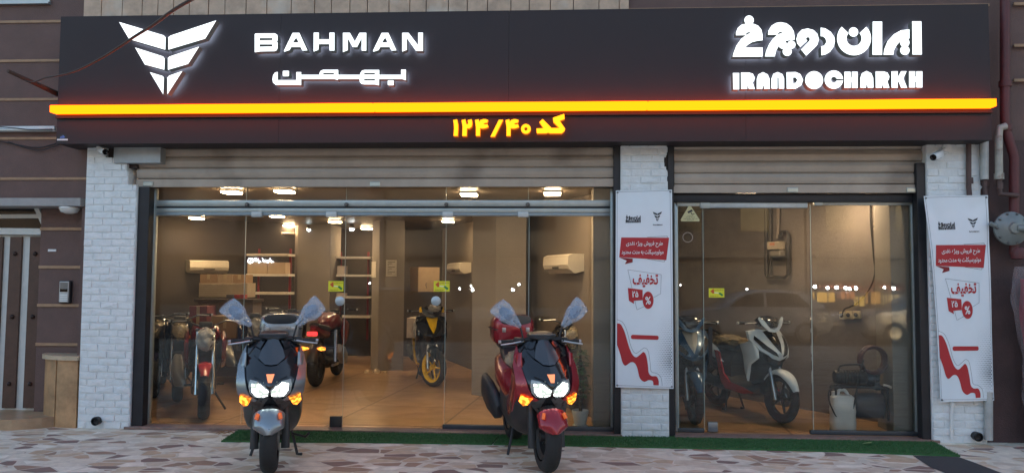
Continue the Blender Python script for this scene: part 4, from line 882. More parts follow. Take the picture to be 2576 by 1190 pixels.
carton('carton with a dark label on the cabinet, right of the other two', 586, 691, 618, 712, 4.25)
X0, X1, Z0, Z1 = rect(500, 712, 622, 748, 4.25); t = thing('wall_cabinet', 'pale ribbed cabinet under the row of cartons', 'cabinet', ((X0 + X1) / 2, 4.3, Z0))
mb = MB(); mb.box(X0, X1, 4.25, 4.6, Z0, Z1, bev=.004); mb.build('carcass', mat('cab_pale', (.42, .34, .25), .5), t)
mb = MB(); k = Z0 + .02
while k < Z1 - .02: mb.box(X0 + .01, X1 - .01, 4.238, 4.252, k, k + .018); k += .03
mb.build('ribbed_front', mat('cab_rib', (.50, .42, .32), .45), t)
X0, X1, Z0, Z1 = rect(492, 750, 640, 760, 3.9); t = thing('counter', 'dark counter behind the motorcycles on the left', 'counter', ((X0 + X1) / 2, 4.0, .03))
mb = MB(); mb.box(X0, X1, 3.85, 4.3, Z0, Z0 + .05, bev=.005); mb.build('top', mat('counter_dark', (.06, .045, .04), .35), t)
mb = MB(); mb.box(X0 + .03, X1 - .03, 3.92, 4.28, .03, Z0); mb.build('base', mat('counter_side', (.14, .10, .075), .6), t)
for i, (xa, xb, c) in enumerate(((569, 588, (.08, .07, .09)), (589, 602, (.35, .03, .03)), (603, 615, (.30, .03, .04)))):
    carton(('dark box', 'red box', 'small crimson box')[i] + ' standing on the dark counter', xa, 741, xb, 751, 3.95, .12, mat('goods_%d' % i, c, .5), cat='box', name='goods_box', tape=False)
carton('tall dull red carton on the floor behind the black motorcycles', 475, 770, 520, 850, 3.6, .35, mat('carton_red', (.22, .05, .05), .7))
carton('brown carton standing behind the red fendered motorcycle', 530, 795, 600, 850, 3.4, .4)
def shelves(label, x0, x1, ys, Y, dep, up):
    X0, X1 = at(x0, 720, Y).x, at(x1, 720, Y).x; t = thing('wall_shelf', label, 'shelf unit', ((X0 + X1) / 2, Y, .03), group='white shelf units with red uprights')
    for y in ys:
        z = at((x0 + x1) / 2, y, Y).z; mb = MB(); mb.box(X0, X1, Y, Y + dep, z - .02, z + .02, bev=.003); mb.build('shelf', mat('shelf_white', (.66, .60, .52), .45), t)
    zt_ = at(x0, ys[0], Y).z + .12
    for x in up: xx = at(x, 720, Y).x; mb = MB(); mb.box(xx - .018, xx + .018, Y + dep, Y + dep + .03, .4, zt_); mb.build('upright', mat('upright_red', (.22, .015, .022), .4), t)
shelves('white shelf unit left of the pilaster, behind the silver scooter', 618, 724, (641, 692, 738, 799), 4.95, .35, (630, 711))
shelves('white shelf unit between the pilaster and the free column', 829, 932, (648, 693, 748, 797), 6.3, .35, (843, 914))
carton('pale box on the left shelf unit', 622, 660, 672, 689, 5.0, .25, CARD2, tape=False); carton('wide pale box beside another on the left shelf unit', 674, 660, 718, 689, 5.0, .25, CARD2, tape=False)
carton('pale box with a red band on the right shelf unit', 831, 669, 866, 691, 6.35, .25, mat('box_white', (.55, .45, .36), .6), tape=False); carton('low pale box on the right shelf unit', 833, 737, 865, 746, 6.35, .25, mat('box_white', (0, 0, 0)), tape=False)
for lb, x0, y0, x1, y1, Y in (('paper notice on the front of the free column', 971, 654, 998, 695, G(982, 931.6, .03).y - .06),):
    X0, X1, Z0, Z1 = rect(x0, y0, x1, y1, Y); t = thing('paper_notice', lb, 'notice', ((X0 + X1) / 2, Y, Z0)); mb = MB(); mb.box(X0, X1, Y - .002, Y + .001, Z0, Z1); mb.build('sheet', mat('paper', (.60, .54, .45), .7), t)
    mb = MB()
    for k in range(8): z = Z1 - .04 - k * .028; mb.box(X0 + .03, X1 - .03 - .05 * (k % 3), Y - .0035, Y - .002, z, z + .010)
    mb.build('print', mat('paper_ink', (.16, .14, .12), .7), t)
pA, pB = G(932, 926, .03), G(950, 932, .03); wc = WF(pA, pB); u0, u1, z0, z1 = wc.rect(935, 658, 946, 698, .01); t = thing('paper_notice', 'narrow paper notice on the lit side of the free column', 'notice', tuple(wc.pt(u0, .01, z0)))
mb = MB(); wc.box(mb, u0, u1, z0, z1, .008, .012); mb.build('sheet', mat('paper', (0, 0, 0)), t)
u0, u1, z0, z1 = WRF.rect(1041, 673, 1098, 733, .3); t = thing('hung_carton', 'big plain carton fixed high on the wall beside the air conditioner', 'carton', tuple(WRF.pt(u0, 0, z0)))
Xc = at(1068, 703, 5.6); M = Matrix.Translation(Xc) @ Matrix.Rotation(R(30), 4, 'Z'); t.matrix_basis = Matrix.Translation(Xc)
mb = MB(); mb.box(-.20, .20, -.22, .22, -.215, .215, M, .005); mb.build('box', CARD2, t)
mb = MB(); mb.tube([M @ Vector((-.05 + .01 * math.sin(k), -.222, -.15 + k * .012)) for k in range(9)], .006, 6); mb.build('mark', mat('paper_ink', (0, 0, 0)), t)
carton('white crate behind the yellow scooter', 1023, 800, 1075, 850, 3.6, .4, mat('box_white', (0, 0, 0)), tape=False)
c = G(955, 936, .03)
for i, (dx, s) in enumerate(((0, .05), (.16, .07), (.3, .04))):
    mb = MB(); mb.lathe([(0, s), (s * .8, s * .6), (s, .0)], Matrix.Translation(c + Vector((dx - .2, -.05, 0))), 7); tag(mb.build('debris', mat('debris', (.40, .30, .20), .9)), ('crumpled scrap', 'larger crumpled scrap', 'tiny crumpled scrap')[i] + ' on the floor at the foot of the free column', 'scrap')
# ---- right hand room, things on its slanting wall
PIPE = mat('meter_pipe', (.05, .045, .045), .5, .3)
gm = thing('gas_meter', 'small gas meter in a loop of dark pipe on the right room wall', 'gas meter', tuple(WO.pt(*(lambda h: (h[0], 0, h[1]))(WO.hit(1950, 640)))))
W3 = lambda x, y, o=.06: WO.pt(WO.hit(x, y, o)[0], o, WO.hit(x, y, o)[1])
mb = MB(); mb.tube([W3(1926, 505), W3(1927, 690), W3(1931, 697), W3(1975, 698), W3(1982, 690), W3(1983, 590), W3(1978, 583), W3(1966, 584), W3(1962, 596)], .022, 10); mb.build('pipe', PIPE, gm, smooth=True)
mb = MB(); mb.tube([W3(1938, 505), W3(1938, 695)], .022, 10); mb.build('pipe', PIPE, gm, smooth=True)
mb = MB(); mb.tube([W3(1958, 505), W3(1957, 580), W3(1955, 600)], .02, 10); mb.build('pipe', mat('meter_pipe_pale', (.30, .24, .20), .5, .2), gm, smooth=True)
u0, u1, z0, z1 = WO.rect(1934, 608, 1963, 628, .15); mb = MB(); WO.box(mb, u0, u1, z0, z1, .05, .19, .012); mb.build('counter', mat('meter_cream', (.42, .34, .25), .5), gm)
mb = MB(); a = WO.rect(1935, 611, 1947, 617, .2); WO.box(mb, a[0], a[1], a[2], a[3], .19, .195); mb.build('dial', mat('dial_red', (.5, .18, .1), .4), gm)
u0, u1, z0, z1 = WO.rect(1937, 629, 1964, 645, .15); mb = MB(); WO.box(mb, u0, u1, z0, z1, .05, .16, .02); mb.build('meter_body', mat('meter_grey', (.22, .19, .16), .5), gm)
SOCK = mat('socket_cream', (.55, .42, .24), .45)
def sockets(label, boxes, plug):
    t = thing('wall_socket', label, 'socket', tuple(W3((boxes[0][0] + boxes[-1][2]) / 2, boxes[0][1], 0)))
    for (xa, ya, xb, yb) in boxes:
        u0, u1, z0, z1 = WO.rect(xa, ya, xb, yb, .03); mb = MB(); WO.box(mb, u0 + .002, u1 - .002, z0, z1, 0, .04, .006); p = mb.build('plate', SOCK, t)
        mb = MB(); mb.lathe([(0, 0), (.024, 0), (.024, .004), (0, .004)], Matrix.Translation(WO.pt((u0 + u1) / 2, .046, (z0 + z1) / 2)) @ Matrix.Rotation(math.atan2(WO.d.y, WO.d.x), 4, 'Z') @ Matrix.Rotation(R(90), 4, 'X'), 14); mb.build('outlet', mat('dark_gap', (0, 0, 0)), p)
sockets('pair of cream sockets high on the right room wall', [(2198, 560, 2210, 579), (2213, 560, 2226, 578)], 0)
sockets('row of cream sockets low on the right room wall with a plug', [(2112, 784, 2126, 803), (2127, 782, 2145, 802), (2146, 782, 2164, 801)], 0)
mb = MB(); mb.tube(spline([W3(2190, 505, .02), W3(2190, 560, .02), W3(2197, 640, .02), W3(2200, 690, .02), W3(2185, 730, .03), W3(2160, 760, .03), W3(2140, 771, .04), W3(2124, 778, .05), W3(2118, 793, .07)]), .008, 6); tag(mb.build('hanging_wire', mat('wire_black', (0, 0, 0))), 'black cord hanging down the right room wall to the low sockets', 'cord')
mb = MB(); mb.tube(spline([W3(2208, 505, .02), W3(2207, 535, .02), W3(2206, 560, .02)]), .006, 6); tag(mb.build('hanging_wire', mat('cord_white', (.5, .45, .4), .5)), 'short pale cord above the high sockets', 'cord')
# pressure washer, hose, jerrycan
c = G(2170, 1048, .03); pw = thing('pressure_washer', 'dark pressure washer with a coiled hose on top of its motor', 'pressure washer', (c.x, c.y, .03))
DKM = mat('washer_dark', (.03, .022, .022), .4, .2, var=.3); YW = c.y + .05
def pbox(x0, y0, x1, y1, Y, dep, nm, m, bev=.02): X0, X1, Z0, Z1 = rect(x0, y0, x1, y1, Y); mb = MB(); mb.box(X0, X1, Y, Y + dep, Z0, Z1, bev=bev); return mb.build(nm, m, pw, smooth=True)
YW = .24
yw = YW + .08
def wp(x, y, o=0.0): p = at(x, y, YW); return Vector((p.x, yw + o, p.z))
RX = Matrix.Rotation(R(90), 4, 'Y')
mb = MB(); p0, p1 = wp(2106, 950), wp(2186, 950); L = (p1 - p0).length; r0 = .078
prof = [(0, 0), (r0 * .8, .0), (r0 * .95, .02), (r0 * .95, .05)]
for k in range(7): z = .06 + k * (L - .12) / 7; prof += [(r0 * 1.05, z), (r0 * 1.05, z + .012), (r0 * .93, z + .014), (r0 * .93, z + (L - .12) / 7 - .003)]
prof += [(r0 * .95, L - .03), (r0 * .7, L), (0, L)]
mb.lathe(prof, Matrix.Translation(p0) @ RX, 26); mb.build('motor', DKM, pw, smooth=True)
mb = MB(); mb.box(wp(2125, 0).x, wp(2160, 0).x, yw - .05, yw + .05, wp(0, 934).z, wp(0, 921).z, bev=.012); mb.build('switch_box', mat('washer_black', (.018, .018, .02), .35), pw, smooth=True)
mb = MB(); mb.tube(spline([wp(2112, 935, -.06), wp(2118, 920, -.05), wp(2170, 919, -.05), wp(2178, 936, -.06)]), .010, 8); mb.build('carry_handle', DKM, pw, smooth=True)
mb = MB(); c_ = wp(2206, 958); mb.lathe([(0, 0), (.05, 0), (.058, .012), (.058, .07), (.045, .085), (.045, .12), (.03, .135), (0, .135)], Matrix.Translation(wp(2186, 956)) @ RX, 20); mb.box(c_.x - .02, c_.x + .05, yw - .06, yw + .04, c_.z - .10, c_.z - .02, bev=.015)
for k in range(3): mb.lathe([(0, 0), (.018, 0), (.018, .05), (.010, .055), (0, .055)], Matrix.Translation(Vector((c_.x - .01 + k * .03, yw, c_.z + .03))), 10)
mb.build('pump', mat('pump_blue', (.04, .045, .06), .35, .4), pw, smooth=True)
mb = MB()
for o in (-.07, .07): mb.tube(spline([wp(2104, 1050, o), wp(2104, 985, o), wp(2112, 974, o), wp(2225, 976, o), wp(2234, 988, o), wp(2236, 1058, o)], 4), .013, 8)
for x in (2120, 2165, 2215): mb.tube([wp(x, 976, -.07), wp(x, 976, .07)], .010, 6)
mb.build('frame', DKM, pw, smooth=True)
mb = MB(); q0, q1 = wp(2152, 1022), wp(2234, 1022); mb.rings([[Vector((q0.x + (q1.x - q0.x) * f, yw + b_ * math.cos(a_), (q0.z) + h_ * math.sin(a_))) for a_ in [2 * math.pi * k / 20 for k in range(20)]] for f, b_, h_ in ((0, .03, .05), (.04, .06, .10), (.12, .075, .13), (.5, .08, .135), (.88, .075, .13), (.96, .06, .10), (1, .03, .05))]); mb.build('water_tank', mat('tank_grey', (.055, .056, .066), .45), pw, smooth=True)
mb = MB(); mb.lathe([(0, 0), (.05, 0), (.062, .008), (.062, .03), (.05, .04), (0, .04)], Matrix.Translation(wp(2120, 1050, -.09)) @ Matrix.Rotation(R(-90), 4, 'X'), 22); mb.build('wheel', mat('rubber_black', (.02, .02, .02), .7), pw, smooth=True)
cc = at(2195, 905, YW + .1)
mb = MB()
for k in range(7): mb.tube([cc + Vector((.13 * (1 + .05 * math.sin(k * 2)) * math.cos(a), -.05 + .018 * k, .135 * (1 + .06 * math.cos(k * 3)) * math.sin(a))) for a in [2 * math.pi * j / 28 for j in range(29)]], .012, 8)
mb.build('hose_coil', mat('hose_dark', (.07, .018, .02), .45), pw, smooth=True)
mb = MB(); mb.tube(spline([at(2222, 968, YW - .02), at(2238, 972, YW - .04), at(2252, 985, YW - .02), at(2252, 1010, YW + .04)]), .012, 8); mb.build('white_hose', mat('hose_white', (.55, .52, .48), .4), pw, smooth=True)
mb = MB(); mb.tube(spline([at(2172, 905, YW - .02), at(2160, 950, YW - .04), at(2148, 1020, .2), at(2135, 1054, .2), at(2112, 1056, .2), at(2090, 1020, .22), at(2085, 985, .22), at(2108, 965, YW - .02)]), .008, 6); mb.build('thin_hose', mat('wire_black', (0, 0, 0)), pw, smooth=True)
X0, X1, Z0, Z1 = rect(2097, 985, 2160, 1064, .18); jc = thing('jerrycan', 'translucent white plastic jerrycan on the floor of the right room', 'jerrycan', ((X0 + X1) / 2, .28, .03))
JW = mat('jerry_white', (.72, .68, .66), .35, var=.08); xm = (X0 + X1) / 2; hw = (X1 - X0) / 2
mb = MB(); mb.rings([[Vector((v.x, v.z, zz)) for v in sup(hw * a, .10 * a, xm, .28, 0, 24, 3.2)] for zz, a in ((.03, .86), (.05, .97), (.13, 1.0), (.20, .95), (.24, 1.0), (.27, .96), (Z1 - .07, .9), (Z1 - .045, .7))]); mb.build('body', JW, jc, smooth=True)
mb = MB(); mb.tube(spline([(xm - hw * .35, .28, Z1 - .05), (xm - hw * .25, .28, Z1), (xm + hw * .2, .28, Z1 + .002), (xm + hw * .5, .28, Z1 - .055)]), .017, 8); mb.build('handle', JW, jc, smooth=True)
mb = MB(); mb.lathe([(.03, -.02), (.03, .03), (0, .03)], Matrix.Translation((xm - hw * .62, .28, Z1 - .04)), 16); mb.build('cap', JW, jc, smooth=True)
# potted plant
c = G(1460, 1074, .03); pt = thing('potted_plant', 'tall thin climbing plant in a white pot behind the red scooter', 'plant', (c.x, .3, .03)); c = Vector((c.x, .3, .03))
X0, X1, Z0, Z1 = rect(1440, 1040, 1481, 1077, .22); rr = (X1 - X0) / 2
mb = MB(); mb.lathe([(0, 0), (rr * .95, 0), (rr * .95, .02), (rr * .72, .022), (rr, Z1 - .04), (rr * 1.05, Z1 - .04), (rr * 1.05, Z1 - .005), (rr * .95, Z1 - .005), (rr * .9, Z1 - .05), (0, Z1 - .05)], Matrix.Translation(c), 28); mb.build('pot', mat('pot_white', (.50, .56, .60), .4), pt, smooth=True)
ztop = at(1462, 875, .3).z
mb = MB(); mb.tube([c + Vector((0, 0, .05)), c + Vector((.01, 0, .5)), c + Vector((-.005, 0, ztop))], [.02, .018, .012], 8); mb.build('stem', mat('stem_dark', (.05, .04, .025), .8), pt)
mb = MB(); r_ = random.Random(3)
for k in range(150):
    z = r_.uniform(.36, ztop) ; a = r_.uniform(0, 6.28); o = r_.uniform(.01, .10) * (1 if z < ztop - .2 else .6); b = c + Vector((math.cos(a) * o, math.sin(a) * o, z - .03)); l = r_.uniform(.05, .09)
    d = Vector((math.cos(a), math.sin(a), r_.uniform(-.7, .5))).normalized(); s_ = d.cross(Vector((0, 0, 1))).normalized() * l * .33
    v = [b, b + d * l * .45 + s_, b + d * l + Vector((0, 0, -.01)), b + d * l * .45 - s_]; mb.poly([v[0], v[1], v[2]]); mb.poly([v[0], v[2], v[3]])
mb.build('leaves', mat('leaf_dark', (.045, .10, .03), .5, var=.4, vscale=20), pt)
for lb, x, y in (('ceiling light over the white scooter, hidden above the header beam', 2.25, 1.1), ('ceiling light near the high sockets, hidden above the header beam', 3.25, .72)):
    cl_ = thing('ceiling_light', lb, 'ceiling light', (x, y, 2.57), group='warm ceiling lights in the shop')
    mb = MB(); mb.box(x - .10, x + .10, y - .10, y + .10, 2.545, 2.57, bev=.008); mb.build('frame', mat('lamp_frame', (0, 0, 0)), cl_)
    mb = MB(); mb.box(x - .088, x + .088, y - .088, y + .088, 2.528, 2.5455, bev=.006); mb.build('diffuser', emit_mat('warm_panel_dim', (1.0, .72, .45), 24.0), cl_)

# ================================================================== SCOOTERS AND MOTORCYCLES  (local frame: front towards -y, z up)
GBK = mat('gloss_black', (.010, .010, .012), .12, coat=.6, var=0); MBK = mat('matt_black', (.022, .022, .024), .5, var=.15, vscale=15); RUB = mat('rubber', (.020, .020, .021), .75, var=.2, vscale=18)
STEEL = mat('steel', (.45, .45, .46), .3, .9, var=.1); CHR = mat('chrome', (0, 0, 0)); SEAT = mat('seat_vinyl', (.018, .018, .02), .5, bump=.2, bscale=60)
FOIL = wrap_mat('crinkled_film', (.50, .50, .50), .5); GOLDF = wrap_mat('warm_film', (.55, .45, .30), .42); BAG = wrap_mat('blue_bag', (.58, .68, .82), .33)
AMBL = emit_mat('amber_lamp', (1.0, .24, .025), 1.1, (.22, 30)); HEAD = emit_mat('head_lamp', (.86, 1.0, .90), 9.0, (.17, 22)); REDL = emit_mat('red_lamp', (1.0, .04, .04), .5); DRLM = emit_mat('drl_lamp', (1.0, .32, .16), .28)
LENS = mat('lens_clear', (.30, .31, .31), .06, var=0, coat=1.0); LENSD = mat('lens_dark', (.02, .022, .025), .06, var=0, coat=1.0); REFL = mat('reflector_amber', (.75, .13, .02), .2, var=0, emit=(1, .2, .05), estr=.05)
def lerp(tab, z):
    if z <= tab[0][0]: return tab[0][1]
    for (a, fa), (b, fb) in zip(tab, tab[1:]):
        if z <= b: return fa + (fb - fa) * (z - a) / (b - a)
    return tab[-1][1]
class Bike:
    def __init__(s, name, label, cat, loc, rz, group=None):
        s.t = thing(name, label, cat, (loc[0], loc[1], loc[2]), rz, group); s.M = s.t.matrix_basis
    def out(s, mb, name, m, smooth=True, parent=None, angle=None): return mb.build(name, m, parent or s.t, world=False, smooth=smooth, angle=angle)
    def tube(s, name, pts, r, m, n=10, parent=None):
        mb = MB(); mb.tube(pts, r, n); return s.out(mb, name, m, parent=parent)
    def loft(s, name, secs, m, n=20, e=2.6, parent=None):      # (y, half width, half height, z centre[, x centre])
        mb = MB(); mb.rings([sup(q[1], q[2], q[4] if len(q) > 4 else 0, q[3], q[0], n, e) for q in secs]); return s.out(mb, name, m, parent=parent, angle=R(50))
    def box(s, name, b, m, bev=.006, M=None, parent=None):
        mb = MB(); mb.box(*b, M, bev); return s.out(mb, name, m, parent=parent)
    def shell(s, name, polys, S, m, off=0.0, th=.015, mirror=True, parent=None, cut=.035):
        mb = MB()
        for poly in polys:
            for sx in ((1, -1) if mirror else (1,)):
                b = bmesh.new(); vs = [b.verts.new((x * sx, 0, z)) for x, z in poly]
                for tr in tessellate_polygon([[Vector((x, z, 0)) for x, z in poly]]): b.faces.new([vs[i] for i in tr])
                for _ in range(5):
                    ed = [e for e in b.edges if e.calc_length() > cut * 1.6]
                    if not ed: break
                    bmesh.ops.subdivide_edges(b, edges=ed, cuts=1); bmesh.ops.triangulate(b, faces=b.faces[:])
                bd = [(e.verts[0], e.verts[1]) for e in b.edges if len(e.link_faces) == 1]
                for v in b.verts: v.co.y = S(v.co.x, v.co.z) - off
                back = {v: b.verts.new((v.co.x * .985, v.co.y + th, v.co.z)) for v in list(b.verts)}
                for f in list(b.faces): b.faces.new([back[v] for v in reversed(f.verts)])
                for p, q in bd: b.faces.new([p, q, back[q], back[p]])
                for f in b.faces: f.smooth = True
                mb.add(b)
        return s.out(mb, name, m, parent=parent, angle=R(35))
    def side(s, name, poly, x, m, th=.03, parent=None, tilt=0.0, both=True):   # panel drawn in side view (y, z) at +-x
        for sx in ((1, -1) if both is True else (both,)):
            mb = MB(); P0 = [Vector((sx * (x + tilt * (z - poly[0][1])), y, z)) for y, z in poly]; n = len(P0); d = Vector((sx * th, 0, 0))
            c = sum(P0, Vector()) / n
            A_ = [mb.bm.verts.new(p) for p in P0]; B_ = [mb.bm.verts.new(c + (p - c) * .97 + d * .7) for p in P0]; C_ = [mb.bm.verts.new(c + (p - c) * .82 + d) for p in P0]
            for tr in tessellate_polygon([[Vector((p.y, p.z, 0)) for p in P0]]): mb.face([A_[i] for i in tr]); mb.face([C_[i] for i in tr])
            for k in range(n): mb.face([A_[k], A_[(k + 1) % n], B_[(k + 1) % n], B_[k]]); mb.face([B_[k], B_[(k + 1) % n], C_[(k + 1) % n], C_[k]])
            s.out(mb, name, m, parent=parent, angle=R(60))
    def wheel(s, name, y, r, wd, rimm, nsp=6, steer=0.0, tread=False, disc=True):
        Rr = Matrix.Translation((0, y, r)) @ Matrix.Rotation(steer, 4, 'Z')
        mb = MB(); b = bmesh.new(); NS = 144 if tread else 40; K = 22 if tread else 12; rg = []
        for i in range(NS):
            a = 2 * math.pi * i / NS; ring = []
            for k in range(K + 1):
                u = -1 + 2 * k / K; ang = u * 1.9; rad = r - wd * .46 + wd * .46 * math.cos(ang); x = wd * .5 * math.sin(ang) / math.sin(1.57) if abs(ang) < 1.57 else wd * .5 * math.copysign(1, ang) * (1 - (abs(ang) - 1.57) * .35)
                if tread:
                    ph = (a / (2 * math.pi) * 36 + abs(u) * 2.2) % 1.0
                    if abs(u) < .05 or (ph < .22 and .12 < abs(u) < .62): rad -= .005
                if abs(ang) > 1.57: rad -= (abs(ang) - 1.57) * wd * .3
                ring.append(b.verts.new((x, -rad * math.cos(a), rad * math.sin(a))))
            rg.append(ring)
        for i in range(NS):
            for k in range(K): f = b.faces.new([rg[i][k], rg[i][k + 1], rg[(i + 1) % NS][k + 1], rg[(i + 1) % NS][k]]); f.smooth = True
        mb.add(b, Rr); w_ = s.out(mb, name, RUB, angle=R(50))
        mb = MB(); ri = r - wd * .95; MX = Rr @ Matrix.Rotation(R(90), 4, 'Y')
        mb.lathe([(ri + .012, -wd * .36), (ri + .022, -wd * .40), (ri + .022, -wd * .3), (ri - .004, -wd * .12), (ri - .004, wd * .12), (ri + .022, wd * .3), (ri + .022, wd * .40), (ri + .012, wd * .36), (ri - .016, wd * .22), (ri - .016, -wd * .22), (ri + .012, -wd * .36)], MX, 36)
        mb.lathe([(0, -wd * .42), (.036, -wd * .42), (.036, wd * .42), (0, wd * .42)], MX, 18)
        for k in range(nsp):
            a = 2 * math.pi * k / nsp; p = lambda rr, t_: Rr @ Vector((t_, -rr * math.cos(a), rr * math.sin(a)))
            mb.tube([p(.025, wd * .1), p(ri * .5, wd * .04), p(ri, 0)], [.017, .013, .012], 6)
        s.out(mb, 'rim', rimm, parent=w_)
        if disc:
            mb = MB(); mb.lathe([(.05, wd * .48), (.105, wd * .48), (.105, wd * .53), (.05, wd * .53), (.05, wd * .48)], MX, 28); s.out(mb, 'brake_disc', STEEL, parent=w_)
        return w_
    def fender(s, name, y, r, gap, hw, t0, t1, m, drop=.05, taper=.5):
        mb = MB(); rg = []
        for i in range(17):
            f = i / 16; t = R(t0 + (t1 - t0) * f); w_ = hw * (taper + (1 - taper) * min(1, f * 3)); rr = r + gap; ring = []
            for k in range(13):
                a = R(-88 + 176 * k / 12); ring.append(Vector((w_ * math.sin(a), y - (rr - drop * (1 - math.cos(a))) * math.cos(t), r + (rr - drop * (1 - math.cos(a))) * math.sin(t))))
            for k in range(12, -1, -1):
                a = R(-88 + 176 * k / 12); q = rr - .008 - drop * (1 - math.cos(a)); ring.append(Vector((w_ * .95 * math.sin(a), y - q * math.cos(t), r + q * math.sin(t))))
            rg.append(ring)
        mb.rings(rg); return s.out(mb, name, m, angle=R(45))
    def blob(s, name, c, rx, ry, rz_, m, amp=.15, seed=0, parent=None, M=None):  # crumpled film or cover
        mb = MB(); b = bmesh.new(); bmesh.ops.create_icosphere(b, subdivisions=4, radius=1)
        for v in b.verts:
            k = 1 + amp * noise.noise(v.co * 2.4 + Vector((seed, 0, 0))) + amp * .6 * noise.noise(v.co * 6 + Vector((0, seed, 0))); v.co = Vector((v.co.x * rx * k, v.co.y * ry * k, v.co.z * rz_ * k))
        for f in b.faces: f.smooth = True
        mb.add(b, Matrix.Translation(c) @ (M or Matrix())); return s.out(mb, name, m, parent=parent, angle=R(180))
    def grip(s, x0, x1, y, z, dz=0.0, m=None):
        g = s.tube('grip', [(x0, y, z), (x1, y + .01, z + dz)], .019, RUB); s.tube('bar_end', [(x1, y + .01, z + dz), (x1 + math.copysign(.022, x1), y + .011, z + dz)], .016, STEEL, parent=g); return g
    def mirror_bag(s, sx, base, tip, wd):
        base, tip = Vector(base), Vector(tip); ax = (tip - base).normalized(); sd = ax.cross(Vector((0, 1, 0))).normalized(); L = (tip - base).length
        st = s.tube('mirror', [(base.x - .03 * sx, base.y, base.z - .12), base, base + ax * L * .3], .008, MBK)
        mb = MB(); b = bmesh.new(); bmesh.ops.create_icosphere(b, subdivisions=2, radius=1)
        mb.add(b, Matrix.Translation(base + ax * L * .62) @ Matrix((( *[ax.x * L * .27, 0, sd.x * wd * .30], 0), (*[0, .010, 0], 0), (*[ax.z * L * .27, 0, sd.z * wd * .30], 0), (0, 0, 0, 1)))); s.out(mb, 'mirror_head', mat('mirror_dark', (.03, .06, .14), .15, coat=.5, var=0), parent=st)
        mb = MB(); rg = []
        for i in range(17):
            f = i / 16; w_ = wd * (.12 + .42 * min(1, f * 1.6) - .05 * max(0, f - .8)); th = .012 + .028 * math.sin(math.pi * min(1, f + .1)); ring = []
            for k in range(24):
                a = 2 * math.pi * k / 24; nn = noise.noise(Vector((math.cos(a) * 2 + sx, math.sin(a) * 2, f * 5))); ll = f * L * (1 + (.07 * math.cos(a * 1 + sx) if f > .7 else 0))
                ring.append(base + ax * ll + sd * (w_ * math.cos(a) * (1 + .14 * nn)) + Vector((0, th * math.sin(a) * (1 + .5 * nn), 0)))
            rg.append(ring)
        mb.rings(rg); s.out(mb, 'plastic_bag', BAG, parent=st, angle=R(180))

